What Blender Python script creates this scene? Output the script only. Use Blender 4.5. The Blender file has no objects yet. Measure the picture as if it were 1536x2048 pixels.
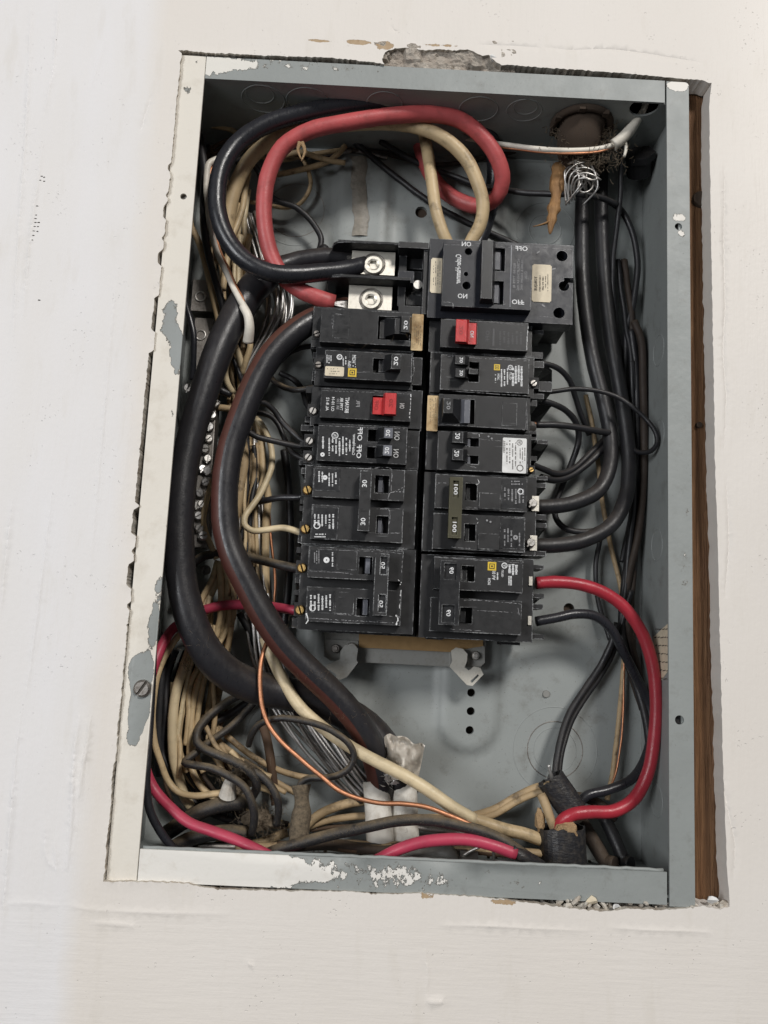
import bpy, bmesh, math, random
import numpy as np
from mathutils import Vector, Matrix, Euler, noise
from mathutils.geometry import delaunay_2d_cdt

random.seed(7)
SC = bpy.context.scene
COL = SC.collection
# ------------------------------------------------------------------ camera
CAM_LOC = Vector((-0.02598, -0.50119, -0.11345))
CAM_ROT = Euler((1.71606, -0.04588, -0.01672), 'XYZ')
FPX = 1659.43                      # focal length in pixels of a 1536 x 2048 frame
cd = bpy.data.cameras.new('camera')
cam = bpy.data.objects.new('camera', cd); COL.objects.link(cam)
cam.location = CAM_LOC; cam.rotation_euler = CAM_ROT
cd.sensor_fit = 'VERTICAL'; cd.sensor_height = 36.0; cd.sensor_width = 27.0
cd.lens = 36.0 * FPX / 2048.0
cd.clip_start = 0.01; cd.clip_end = 50
SC.camera = cam
# ------------------------------------------------------------------ light
w = bpy.data.worlds.new('World'); SC.world = w; w.use_nodes = True
bg = w.node_tree.nodes['Background']
bg.inputs[0].default_value = (0.98, 0.99, 1.0, 1); bg.inputs[1].default_value = 0.075
def area(name, loc, target, sx, sy, power, color):
    l = bpy.data.lights.new(name, 'AREA'); l.shape = 'RECTANGLE'; l.size = sx; l.size_y = sy
    l.energy = power; l.color = color
    o = bpy.data.objects.new(name, l); COL.objects.link(o)
    o.location = loc
    o.rotation_euler = (Vector(target) - Vector(loc)).to_track_quat('-Z', 'Y').to_euler()
    return o
area('ceiling_lamp', (1.9, -4.5, 3.3), (0, 0, 0), 1.0, 1.0, 238, (1.0, 0.965, 0.92))
area('room_window', (-2.4, -3.1, 0.25), (0, 0, 0), 1.3, 1.5, 76, (0.965, 0.98, 1.0))
SC.view_settings.view_transform = 'Standard'; SC.view_settings.look = 'None'
SC.view_settings.exposure = 0.0; SC.view_settings.gamma = 1.0
SC.view_settings.use_curve_mapping = False
SC.cycles.use_denoising = True
SC.cycles.max_bounces = 6
SC.cycles.use_adaptive_sampling = True; SC.cycles.adaptive_threshold = 0.025

# ------------------------------------------------------------------ measuring helpers
W, H, D = 0.3049, 0.4845, 0.075          # opening of the box, its depth
MM = 0.001
_R = CAM_ROT.to_matrix()
def P(px, py, d):
    """place a point d millimetres behind the cover flange, seen at photo pixel px, py"""
    v = _R @ Vector(((px - 768) / FPX, (1024 - py) / FPX, -1.0))
    t = (d * MM - CAM_LOC.y) / v.y
    return CAM_LOC + v * t
def mmpp(d): return (0.5012 + d * MM) / FPX      # metres per photo pixel at depth d
def RC(x0, y0, x1, y1, d):
    """photo rectangle -> panel rectangle (x0, x1, z0, z1) at depth d"""
    a = P(x0, (y0 + y1) / 2, d); b = P(x1, (y0 + y1) / 2, d)
    c = P((x0 + x1) / 2, y0, d); e = P((x0 + x1) / 2, y1, d)
    return a.x, b.x, e.z, c.z

# ------------------------------------------------------------------ object helpers
ORG = {}
def obj(name, bm, mat, parent=None, smooth=False, bevel=0):
    """links bm (world coordinates) as one mesh object with its origin at its own centre"""
    if bevel:
        ed = [e for e in bm.edges if len(e.link_faces) == 2 and e.calc_face_angle(0) > 0.5]
        bmesh.ops.bevel(bm, geom=ed, offset=bevel, segments=2, profile=0.6, affect='EDGES', clamp_overlap=True)
    me = bpy.data.meshes.new(name)
    if len(bm.verts):
        lo = Vector([min(v.co[i] for v in bm.verts) for i in range(3)])
        hi = Vector([max(v.co[i] for v in bm.verts) for i in range(3)])
        c = (lo + hi) / 2
    else: c = Vector()
    for v in bm.verts: v.co -= c
    bm.normal_update()
    bm.to_mesh(me); bm.free()
    mats = mat if isinstance(mat, (list, tuple)) else [mat]
    for m in mats: me.materials.append(m)
    if smooth: me.polygons.foreach_set('use_smooth', [True] * len(me.polygons))
    o = bpy.data.objects.new(name, me); COL.objects.link(o)
    ORG[o.name] = c
    if parent is not None:
        o.parent = parent; o.location = c - ORG[parent.name]
    else: o.location = c
    return o
def empty(name, loc, label, cat, group=None):
    o = bpy.data.objects.new(name, None); COL.objects.link(o); o.location = loc
    o.empty_display_size = 0.01
    ORG[o.name] = Vector(loc); tag(o, label, cat, group); return o
def tag(o, label, cat, group=None):
    o['label'] = label; o['category'] = cat
    if group: o['group'] = group
    return o
def stuff(o): o['kind'] = 'stuff'; return o
def struct(o): o['kind'] = 'structure'; return o

# ------------------------------------------------------------------ shapes
def box(bm, x0, x1, y0, y1, z0, z1):
    v = [bm.verts.new((x, y, z)) for x in (x0, x1) for y in (y0, y1) for z in (z0, z1)]
    for f in ((0,1,3,2),(4,6,7,5),(0,4,5,1),(2,3,7,6),(0,2,6,4),(1,5,7,3)): bm.faces.new([v[i] for i in f])
    return v
def nb(): return bmesh.new()
def frustum(bm, rb, yb, rt, yt):
    """block between rectangle rb at depth yb and rectangle rt at depth yt (yt nearer)"""
    v = []
    for r, y in ((rb, yb), (rt, yt)):
        v.append([bm.verts.new((x, y, z)) for x, z in ((r[0], r[2]), (r[1], r[2]), (r[1], r[3]), (r[0], r[3]))])
    a, b = v
    bm.faces.new(b); bm.faces.new(a[::-1])
    for i in range(4): bm.faces.new((a[i], a[(i+1) % 4], b[(i+1) % 4], b[i]))
def plate(bm, r, yf, yb, holes=()):
    """slab with rectangular openings, one welded surface"""
    x0, x1, z0, z1 = r
    hs = [(max(h[0], x0), min(h[1], x1), max(h[2], z0), min(h[3], z1)) for h in holes]
    hs = [h for h in hs if h[1]-h[0] > 1e-4 and h[3]-h[2] > 1e-4]
    xs = sorted(set([x0, x1] + [h[0] for h in hs] + [h[1] for h in hs]))
    zs = sorted(set([z0, z1] + [h[2] for h in hs] + [h[3] for h in hs]))
    def solid(i, j):
        if i < 0 or j < 0 or i >= len(xs) - 1 or j >= len(zs) - 1: return False
        cx, cz = (xs[i] + xs[i+1]) / 2, (zs[j] + zs[j+1]) / 2
        return not any(h[0] < cx < h[1] and h[2] < cz < h[3] for h in hs)
    V = {}
    def vt(i, j, y):
        k = (i, j, y)
        if k not in V: V[k] = bm.verts.new((xs[i], y, zs[j]))
        return V[k]
    for i in range(len(xs) - 1):
        for j in range(len(zs) - 1):
            if not solid(i, j): continue
            bm.faces.new([vt(i, j, yf), vt(i+1, j, yf), vt(i+1, j+1, yf), vt(i, j+1, yf)])
            bm.faces.new([vt(i, j+1, yb), vt(i+1, j+1, yb), vt(i+1, j, yb), vt(i, j, yb)])
            for (di, dj, a, b) in ((-1,0,(i,j+1),(i,j)),(1,0,(i+1,j),(i+1,j+1)),(0,-1,(i,j),(i+1,j)),(0,1,(i+1,j+1),(i,j+1))):
                if not solid(i+di, j+dj):
                    bm.faces.new([vt(*a, yf), vt(*a, yb), vt(*b, yb), vt(*b, yf)])
def cyl(bm, c, axis, r0, r1, h, n=20, cap=True):
    """cylinder from c along axis"""
    a = Vector(axis).normalized(); u = a.orthogonal().normalized(); v = a.cross(u)
    A = [bm.verts.new(c + (u * math.cos(t) + v * math.sin(t)) * r0) for t in [2*math.pi*i/n for i in range(n)]]
    B = [bm.verts.new(c + a * h + (u * math.cos(t) + v * math.sin(t)) * r1) for t in [2*math.pi*i/n for i in range(n)]]
    for i in range(n): bm.faces.new((A[i], A[(i+1) % n], B[(i+1) % n], B[i]))
    if cap: bm.faces.new(B); bm.faces.new(A[::-1])
def ring(bm, c, R, t, axis='y', n=48, m=6, sy=1.0):
    for i in range(n):
        pass
    vs = []
    for i in range(n):
        a = 2*math.pi*i/n; row = []
        for j in range(m):
            b = 2*math.pi*j/m
            rr = R + t*math.cos(b); h = t*math.sin(b)
            if axis == 'y': p = Vector((rr*math.cos(a), h, rr*math.sin(a)))
            elif axis == 'z': p = Vector((rr*math.cos(a), rr*math.sin(a), h))
            else: p = Vector((h, rr*math.cos(a), rr*math.sin(a)))
            row.append(bm.verts.new(c + p))
        vs.append(row)
    for i in range(n):
        for j in range(m):
            bm.faces.new((vs[i][j], vs[(i+1)%n][j], vs[(i+1)%n][(j+1)%m], vs[i][(j+1)%m]))
def hex_screw(bm, c, R, rh, depth, height):
    """socket head facing -Y, c = centre of the front"""
    n = 24
    def hexp(t):
        k = math.pi/3; q = (t % k) - k/2
        rr = rh*math.cos(k/2)/math.cos(q)
        return rr
    T = [2*math.pi*i/n for i in range(n)]
    def rowv(rf, y): return [bm.verts.new(c + Vector((rf(t)*math.cos(t), y, rf(t)*math.sin(t)))) for t in T]
    rows = [rowv(lambda t: R, height), rowv(lambda t: R, R*0.12), rowv(lambda t: R*0.9, 0), rowv(lambda t: rh*1.25, 0), rowv(hexp, R*0.08), rowv(hexp, depth)]
    for a, b in zip(rows, rows[1:]):
        for i in range(n): bm.faces.new((a[i], a[(i+1)%n], b[(i+1)%n], b[i]))
    bm.faces.new(rows[-1])
def slot_screw(bm, c, R, ang, nrm=(0,-1,0), h=0.0012, gap=0.16):
    N = Vector(nrm).normalized(); u = Vector((0,0,1)).cross(N)
    u = u.normalized() if u.length > 1e-4 else Vector((1,0,0)); v = N.cross(u)
    e1 = u*math.cos(ang) + v*math.sin(ang); e2 = N.cross(e1)
    cyl(bm, c - N*h, N, R, R, h*0.6, 18)
    for s in (1, -1):
        g = gap*R; a0 = math.asin(g/R); k = 9
        pts = [(R*math.cos(a0+(math.pi-2*a0)*i/k), R*math.sin(a0+(math.pi-2*a0)*i/k)) for i in range(k+1)]
        B = [bm.verts.new(c - N*h*0.4 + e1*x + e2*y*s) for x, y in pts]
        M = [bm.verts.new(c + N*h*0.1 + e1*x*.97 + e2*(g+(y-g)*.97)*s) for x, y in pts]
        F = [bm.verts.new(c + N*h*0.6 + e1*x*.72 + e2*(g+(y-g)*.72)*s) for x, y in pts]
        for A_, B_ in ((B, M), (M, F)):
            for i in range(k+1):
                j = (i+1) % (k+1)
                f = (A_[i], A_[j], B_[j], B_[i]); bm.faces.new(f if s > 0 else f[::-1])
        bm.faces.new(F if s > 0 else F[::-1])
def cr(pts, step):
    """smooth curve through pts, sampled about every step metres"""
    p = [Vector(q) for q in pts]
    if len(p) == 2: p.insert(1, (p[0] + p[1]) / 2)
    p = [p[0]*2 - p[1]] + p + [p[-1]*2 - p[-2]]
    out = []
    for i in range(1, len(p) - 2):
        a, b, c, d = p[i-1:i+3]
        t = [0]
        for u, v in ((a,b),(b,c),(c,d)): t.append(t[-1] + max((v-u).length, 1e-6)**0.5)
        n = max(2, int((c-b).length/step))
        for k in range(n):
            s = t[1] + (t[2]-t[1])*k/n
            A1 = a*((t[1]-s)/(t[1]-t[0])) + b*((s-t[0])/(t[1]-t[0]))
            A2 = b*((t[2]-s)/(t[2]-t[1])) + c*((s-t[1])/(t[2]-t[1]))
            A3 = c*((t[3]-s)/(t[3]-t[2])) + d*((s-t[2])/(t[3]-t[2]))
            B1 = A1*((t[2]-s)/(t[2]-t[0])) + A2*((s-t[0])/(t[2]-t[0]))
            B2 = A2*((t[3]-s)/(t[3]-t[1])) + A3*((s-t[1])/(t[3]-t[1]))
            out.append(B1*((t[2]-s)/(t[2]-t[1])) + B2*((s-t[1])/(t[2]-t[1])))
    out.append(p[-2].copy())
    return out
def sweep(bm, path, r, n=10, stripe=None, flat=1.0, wob=0.0, caps=True):
    """tube along path; r a number or a function of 0..1; stripe = (index range) on material 1"""
    m = len(path); tang = []
    for i in range(m):
        t = path[min(i+1, m-1)] - path[max(i-1, 0)]
        tang.append(t.normalized() if t.length > 1e-9 else Vector((0,0,1)))
    ref = Vector((0,-1,0)); u = (ref - tang[0]*ref.dot(tang[0]))
    u = u.normalized() if u.length > 1e-3 else tang[0].orthogonal().normalized()
    rows = []
    for i in range(m):
        u = u - tang[i]*u.dot(tang[i]); u.normalize(); v = tang[i].cross(u)
        rr = r(i/(m-1)) if callable(r) else r
        if wob: rr *= 1 + wob*noise.noise(path[i]*160)
        rows.append([bm.verts.new(path[i] + u*(rr*math.cos(2*math.pi*j/n)) + v*(rr*flat*math.sin(2*math.pi*j/n))) for j in range(n)])
    for i in range(m-1):
        for j in range(n):
            f = bm.faces.new((rows[i][j], rows[i][(j+1)%n], rows[i+1][(j+1)%n], rows[i+1][j])); f.smooth = True
            if stripe and stripe(j): f.material_index = 1
    if caps:
        bm.faces.new(rows[0][::-1]); bm.faces.new(rows[-1])
def pts(s):
    """'x,y,d x,y x,y,d' -> points; missing depths are interpolated"""
    q = [[float(a) for a in t.split(',')] for t in s.split()]
    known = [(i, t[2]) for i, t in enumerate(q) if len(t) > 2]
    d = np.interp(range(len(q)), [k[0] for k in known], [k[1] for k in known])
    return [P(t[0], t[1], dd) for t, dd in zip(q, d)], float(np.mean(d))
def cdt_sheet(outer, holes, spacing, yfun, thick, extra=(), box_=None, matidx_side=0, jitter=0.0):
    """sheet in the X-Z plane with openings; yfun(x,z) gives its front; thick backwards"""
    co = []; ed = []
    def loop(L):
        s = len(co); co.extend([Vector(p) for p in L])
        ed.extend([(s+i, s+(i+1) % len(L)) for i in range(len(L))])
    loop(outer)
    for h in holes: loop(h)
    xs = [p[0] for p in outer]; zs = [p[1] for p in outer]
    bx = box_ or (min(xs), max(xs), min(zs), max(zs))
    arrs = [np.array(h) for h in holes]
    def inside(poly, x, z):
        a = poly; b = np.roll(poly, -1, 0)
        c = ((a[:,1] > z) != (b[:,1] > z))
        with np.errstate(divide='ignore', invalid='ignore'):
            xi = (b[:,0]-a[:,0])*(z-a[:,1])/(b[:,1]-a[:,1]) + a[:,0]
        return (np.sum(c & (x < xi)) % 2) == 1
    bb = [(a[:,0].min(), a[:,0].max(), a[:,1].min(), a[:,1].max()) for a in arrs]
    def in_hole(x, z):
        return any(q[0] <= x <= q[1] and q[2] <= z <= q[3] and inside(a, x, z) for a, q in zip(arrs, bb))
    x = bx[0] + spacing/2; k = 0
    while x < bx[1]:
        z = bx[2] + spacing/2 * (1 + k % 2)
        while z < bx[3]:
            X, Z = x + random.uniform(-jitter, jitter), z + random.uniform(-jitter, jitter)
            if not in_hole(X, Z): co.append(Vector((X, Z)))
            z += spacing
        x += spacing*0.87; k += 1
    for e in extra:
        if bx[0] < e[0] < bx[1] and bx[2] < e[1] < bx[3] and not in_hole(e[0], e[1]): co.append(Vector(e))
    V, E, F, *_ = delaunay_2d_cdt(co, ed, [], 1, 1e-6)
    bm = nb()
    vs = [bm.verts.new((v.x, yfun(v.x, v.y), v.y)) for v in V]
    for f in F:
        cx = sum(V[i].x for i in f)/3; cz = sum(V[i].y for i in f)/3
        if in_hole(cx, cz): continue
        fc = bm.faces.new([vs[i] for i in f]); fc.smooth = True
    for v in [v for v in bm.verts if not v.link_faces]: bm.verts.remove(v)
    bmesh.ops.recalc_face_normals(bm, faces=bm.faces)
    if bm.faces and sum(f.normal.y for f in bm.faces) > 0:
        bmesh.ops.reverse_faces(bm, faces=bm.faces)
    if thick:
        be = [e for e in bm.edges if len(e.link_faces) == 1]
        for e in be: e.smooth = False
        r = bmesh.ops.extrude_edge_only(bm, edges=be)
        for v in [g for g in r['geom'] if isinstance(g, bmesh.types.BMVert)]: v.co.y += thick
        for f in [g for g in r['geom'] if isinstance(g, bmesh.types.BMFace)]: f.smooth = False; f.material_index = matidx_side
    return bm
def circle(cx, cz, r, n=16): return [(cx + r*math.cos(2*math.pi*i/n), cz + r*math.sin(2*math.pi*i/n)) for i in range(n)]

# ------------------------------------------------------------------ materials
class G:
    """small node-graph writer"""
    def __init__(s, name):
        s.m = bpy.data.materials.new(name); s.m.use_nodes = True
        s.t = s.m.node_tree; s.b = s.t.nodes['Principled BSDF']
        s.pos = s.n('ShaderNodeNewGeometry').outputs['Position']
    def n(s, t, **k):
        x = s.t.nodes.new(t)
        for a, b in k.items(): setattr(x, a, b)
        return x
    def set(s, sock, v):
        if isinstance(v, bpy.types.NodeSocket): s.t.links.new(v, sock)
        elif v is not None:
            try: sock.default_value = v
            except Exception: sock.default_value = tuple(v) + (1,)
    def math(s, op, a, b=None, c=None, clamp=False):
        x = s.n('ShaderNodeMath', operation=op, use_clamp=clamp)
        for i, v in enumerate((a, b, c)): s.set(x.inputs[i], v)
        return x.outputs[0]
    def mapped(s, scale=(1,1,1), off=(0,0,0), rot=(0,0,0), src=None):
        x = s.n('ShaderNodeMapping'); s.t.links.new(src or s.pos, x.inputs[0])
        x.inputs['Scale'].default_value = scale; x.inputs['Location'].default_value = off; x.inputs['Rotation'].default_value = rot
        return x.outputs[0]
    def noise(s, scale, detail=4, rough=.55, vec=None, dist=0):
        x = s.n('ShaderNodeTexNoise'); s.t.links.new(vec or s.pos, x.inputs['Vector'])
        x.inputs['Scale'].default_value = scale; x.inputs['Detail'].default_value = detail
        x.inputs['Roughness'].default_value = rough; x.inputs['Distortion'].default_value = dist
        return x.outputs[0]
    def step(s, v, lo, hi, a=0., b=1.):
        x = s.n('ShaderNodeMapRange'); s.set(x.inputs[0], v)
        for i, q in enumerate((lo, hi, a, b)): x.inputs[i+1].default_value = q
        return x.outputs[0]
    def mix(s, f, a, b):
        x = s.n('ShaderNodeMix', data_type='RGBA'); s.set(x.inputs[0], f)
        for i, v in ((6, a), (7, b)):
            if isinstance(v, bpy.types.NodeSocket): s.t.links.new(v, x.inputs[i])
            else: x.inputs[i].default_value = tuple(v) + (1,)
        return x.outputs[2]
    def sep(s, v=None):
        x = s.n('ShaderNodeSeparateXYZ'); s.t.links.new(v or s.pos, x.inputs[0]); return x.outputs
    def bump(s, h, dist=.0005, strength=1., prev=None):
        x = s.n('ShaderNodeBump'); s.t.links.new(h, x.inputs['Height'])
        x.inputs['Distance'].default_value = dist; x.inputs['Strength'].default_value = strength
        if prev: s.t.links.new(prev, x.inputs['Normal'])
        return x.outputs[0]
    def out(s, color=None, rough=None, metal=None, normal=None, **k):
        if color is not None: s.set(s.b.inputs['Base Color'], color)
        if rough is not None: s.set(s.b.inputs['Roughness'], rough)
        if metal is not None: s.set(s.b.inputs['Metallic'], metal)
        if normal is not None: s.set(s.b.inputs['Normal'], normal)
        for a, b in k.items(): s.set(s.b.inputs[a.replace('_', ' ')], b)
        return s.m
    def dust_up(s, lo=.1, hi=.9):
        nz = s.sep(s.n('ShaderNodeNewGeometry').outputs['Normal'])[2]
        return s.step(nz, lo, hi)
    def spots(s, lst):
        """sum of soft ellipses (x, z, rx, rz, amp) in panel metres"""
        o = s.sep(); tot = None
        for (x, z, rx, rz, amp) in lst:
            a = s.math('POWER', s.math('DIVIDE', s.math('SUBTRACT', o[0], x), rx), 2.)
            b = s.math('POWER', s.math('DIVIDE', s.math('SUBTRACT', o[2], z), rz), 2.)
            e = s.math('MULTIPLY', s.math('SUBTRACT', 1., s.math('ADD', a, b), clamp=True), amp)
            tot = e if tot is None else s.math('ADD', tot, e)
        return tot

def insulation(name, col, rough=.38, dirt=.35, dust=.0, dcol=(.16,.11,.065), col2=None, scratch=0):
    g = G(name)
    n1 = g.noise(55, 4); n2 = g.noise(420, 3, vec=g.mapped((1,1,.5)))
    c = g.mix(g.step(n1, .42, .7), col, col2 or tuple(x*.78 for x in col))
    grime = g.math('MULTIPLY', g.step(g.noise(130, 5, .65), .52, .72), dirt)
    c = g.mix(grime, c, (.05,.035,.022))
    r = g.step(n2, .2, .8, rough-.08, rough+.16)
    bumpv = g.noise(900, 3)
    if dust > 0:
        d = g.math('MULTIPLY', g.math('MULTIPLY', g.dust_up(-.05, .9), g.step(g.noise(90, 6, .7), .28, .62)), dust)
        speck = g.math('MULTIPLY', g.step(g.noise(1500, 3, .7), .55, .72), dust*.55)
        d = g.math('ADD', d, speck, clamp=True)
        c = g.mix(d, c, dcol); r = g.math('ADD', r, g.math('MULTIPLY', d, .45), clamp=True)
        bumpv = g.math('ADD', g.math('MULTIPLY', bumpv, .6), g.math('MULTIPLY', d, g.noise(2200, 4)))
    return g.out(c, r, 0., g.bump(bumpv, .0003, .5))
M = {}
M['black'] = insulation('black insulation', (.014,.0145,.0175), .42, .1, .30, (.13,.10,.075))
M['black_clean'] = insulation('clean black insulation', (.02,.021,.026), .27, .0, .10, (.13,.10,.075))
M['black_dusty'] = insulation('dusty black insulation', (.018,.018,.02), .45, .1, .95, (.20,.15,.09))
M['service'] = insulation('service cable jacket', (.022,.022,.026), .31, .05, .30, (.13,.095,.065))
M['stripe'] = insulation('red brown stripe', (.075,.021,.015), .5, .25, .5, (.16,.085,.05))
M['red'] = insulation('red insulation', (.51,.095,.097), .42, .3, .0)
M['pink'] = insulation('crimson insulation', (.50,.05,.10), .38, .2, .12, (.3,.15,.12))
M['crimson'] = insulation('deep crimson insulation', (.40,.028,.045), .33, .1, .0)
M['cream'] = insulation('cream insulation', (.60,.455,.265), .45, .55, .18, (.2,.14,.08))
M['cream_clean'] = insulation('pale cream insulation', (.70,.575,.37), .42, .3, .0)
M['cream_dirty'] = insulation('dirty cream insulation', (.46,.335,.19), .55, .8, .35, (.18,.12,.07))
M['white_ins'] = insulation('white insulation', (.80,.75,.66), .4, .22, .0)
M['brown_wire'] = insulation('brown cloth insulation', (.085,.048,.027), .7, .4, .3)
M['dark_brown'] = insulation('dark brown wire', (.035,.024,.018), .65, .3, .4)
def metal(name, col, rough=.35, dirt=.3, dcol=(.08,.055,.035), metallic=1., bumpd=.0002, sc=300):
    g = G(name); n = g.noise(sc, 5, .6)
    f = g.math('MULTIPLY', g.step(n, .5, .7), dirt)
    return g.out(g.mix(f, col, dcol), g.math('ADD', rough, g.math('MULTIPLY', n, .2)), g.math('SUBTRACT', metallic, g.math('MULTIPLY', f, .6)), g.bump(g.noise(sc*4, 3), bumpd, .4))
M['copper'] = metal('bare copper', (.60,.29,.165), .42, .4, (.20,.09,.05))
M['alu'] = metal('aluminium strand', (.66,.65,.64), .38, .45, (.16,.13,.10))
M['alu_dark'] = metal('dull aluminium strand', (.33,.31,.29), .38, .7, (.05,.04,.03))
M['tin'] = metal('tinned lug', (.72,.69,.62), .38, .25, (.25,.2,.14))
M['screw'] = metal('zinc screw', (.62,.60,.57), .33, .45, (.12,.09,.06))
M['screw_dark'] = metal('tarnished screw', (.30,.28,.26), .42, .6, (.06,.045,.03))
M['brass'] = metal('brass screw', (.83,.56,.22), .28, .3, (.2,.12,.04))
M['rust'] = metal('rusty steel', (.07,.05,.037), .9, .9, (.035,.025,.018), .3, .0006, 500)
M['steel_part'] = metal('grey steel bracket', (.27,.27,.255), .5, .35, (.14,.12,.095), .35)
M['tab'] = metal('zinc tab', (.62,.60,.54), .45, .3, (.3,.26,.2), .7)

def plastic(name, col, rough=.36, wear=.55, wcol=(.52,.53,.54), dust=.25):
    g = G(name)
    bv = g.n('ShaderNodeBevel', samples=4); bv.inputs[0].default_value = .0009
    ge = g.n('ShaderNodeNewGeometry')
    dt = g.n('ShaderNodeVectorMath', operation='DOT_PRODUCT')
    g.t.links.new(bv.outputs[0], dt.inputs[0]); g.t.links.new(ge.outputs['Normal'], dt.inputs[1])
    edge = g.step(dt.outputs['Value'], .99, .93)
    patch = g.step(g.noise(70, 3, .7), .44, .58); fine = g.step(g.noise(900, 2, .7), .36, .55)
    wr = g.math('MULTIPLY', g.math('MULTIPLY', edge, g.math('MULTIPLY', patch, fine)), wear)
    scr = g.math('MULTIPLY', g.step(g.noise(700, 2, .5, vec=g.mapped((.12,1,1.6), rot=(0,.3,0))), .69, .74), wear*.16)
    scr = g.math('MULTIPLY', scr, g.step(g.noise(60, 2), .5, .6))
    c = g.mix(g.step(g.noise(45, 5, .6), .35, .7), col, tuple(x*1.45 for x in col))
    df = g.math('MULTIPLY', g.math('MULTIPLY', g.dust_up(.2, 1.), g.step(g.noise(150, 5, .7), .3, .6)), dust)
    speck = g.math('MULTIPLY', g.step(g.noise(2600, 2, .6), .63, .72), dust*.5)
    c = g.mix(g.math('ADD', df, speck, clamp=True), c, (.12,.095,.07))
    c = g.mix(g.math('ADD', wr, scr, clamp=True), c, wcol)
    r = g.step(g.noise(210, 5, .65), .25, .75, rough-.1, rough+.17)
    return g.out(c, r, 0., g.bump(g.noise(2400, 3), .00012, .5), Specular_IOR_Level=.4)
M['plastic'] = plastic('black breaker plastic', (.0125,.013,.0145))
M['plastic_worn'] = plastic('worn charcoal breaker plastic', (.0175,.0175,.0185), .42, 1.0)
M['plastic_blue'] = plastic('blue black breaker plastic', (.011,.0125,.018), .36, .5)
M['plastic_deep'] = plastic('deep black plastic', (.008,.008,.009), .5, .1)
M['handle_black'] = plastic('black toggle plastic', (.015,.0155,.017), .33, .55)
M['handle_grey'] = plastic('grey toggle face', (.12,.125,.145), .35, .4)
M['handle_olive'] = plastic('olive tie bar', (.046,.042,.022), .5, .5, (.25,.25,.16))
M['handle_red'] = insulation('red toggle', (.55,.03,.033), .34, .12, .0)
def plain(name, col, rough=.5, metallic=0.):
    g = G(name)
    c = g.mix(g.step(g.noise(240, 4), .35, .75), col, tuple(x*.8 for x in col))
    return g.out(c, rough, metallic, g.bump(g.noise(1500, 3), .0001, .3))
M['print'] = plain('white print', (.80,.81,.82), .6)
M['print_dim'] = plain('grey print', (.30,.30,.31), .6)
M['print_dark'] = plain('dark print', (.075,.06,.05), .6)
M['emboss'] = plain('raised black lettering', (.045,.045,.05), .4)
M['emboss_red'] = plain('raised red lettering', (.33,.018,.02), .4)
M['yellow'] = plain('yellow print', (.72,.50,.04), .5)
M['label_cream'] = plain('cream paper label', (.74,.65,.49), .6)
M['label_white'] = plain('white paper label', (.78,.78,.77), .6)
g = G('aged tan label'); 
M['label_tan'] = g.out(g.mix(g.step(g.noise(140, 5, .7), .4, .68), (.60,.45,.25), (.30,.18,.07)), .6, 0., g.bump(g.noise(700, 4), .0003, .5))
M['fishpaper'] = plain('brown fish paper', (.33,.205,.085), .75)
g = G('scratched pvc'); 
M['pvc'] = g.out(g.mix(g.step(g.noise(60, 6, .7), .45, .72), (.60,.575,.52), (.30,.25,.19)), .5, 0., g.bump(g.noise(300, 5), .0004, .5))
g = G('torn plastic film')
M['film'] = g.out(g.mix(g.step(g.noise(120, 5), .35, .7), (.70,.63,.54), (.84,.80,.73)), .25, 0., g.bump(g.noise(160, 3, .6), .0012, .6))
g = G('tape')
M['tape'] = g.out(g.mix(g.step(g.noise(300, 5, .7), .45, .7), (.018,.018,.021), (.055,.048,.042)), .42, 0., g.bump(g.noise(300, 4, vec=g.mapped((1,1,3))), .0006, .6))
g = G('stained tape')
M['stain'] = g.out(g.mix(g.step(g.noise(130, 5, .7), .35, .65), (.17,.155,.13), (.27,.245,.205)), .5, 0., g.bump(g.noise(220, 4), .0009, .8))
g = G('dust felt sleeve')
M['felt'] = g.out(g.mix(g.step(g.noise(420, 5, .75), .35, .65), (.085,.068,.048), (.23,.18,.12)), .95, 0., g.bump(g.noise(900, 5, .75), .0012, 1.))
g = G('dust lint')
M['lint'] = g.out(g.mix(g.noise(500, 4), (.13,.10,.07), (.34,.27,.19)), 1., 0., g.bump(g.noise(900, 5, .8), .002, 1.))
g = G('split wood')
M['stick'] = g.out(g.mix(g.noise(320, 5, .7, vec=g.mapped((1,1,.2))), (.13,.06,.025), (.44,.25,.10)), .7, 0., g.bump(g.noise(600, 5, vec=g.mapped((1,1,.2))), .001, 1.))
g = G('frayed jute paper')
M['paper'] = g.out(g.mix(g.noise(400, 5, .7), (.50,.35,.19), (.24,.14,.07)), .85, 0., g.bump(g.noise(700, 5, .7), .0012, 1.))
g = G('stud wood')
gr = g.step(g.noise(60, 6, .65, vec=g.mapped((9,9,.25)), dist=.9), .3, .7)
M['wood'] = g.out(g.mix(gr, (.15,.068,.030), (.34,.18,.085)), .6, 0., g.bump(gr, .0018, .9))
M['cavity'] = plain('dark wall cavity', (.03,.024,.02), .95)

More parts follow.
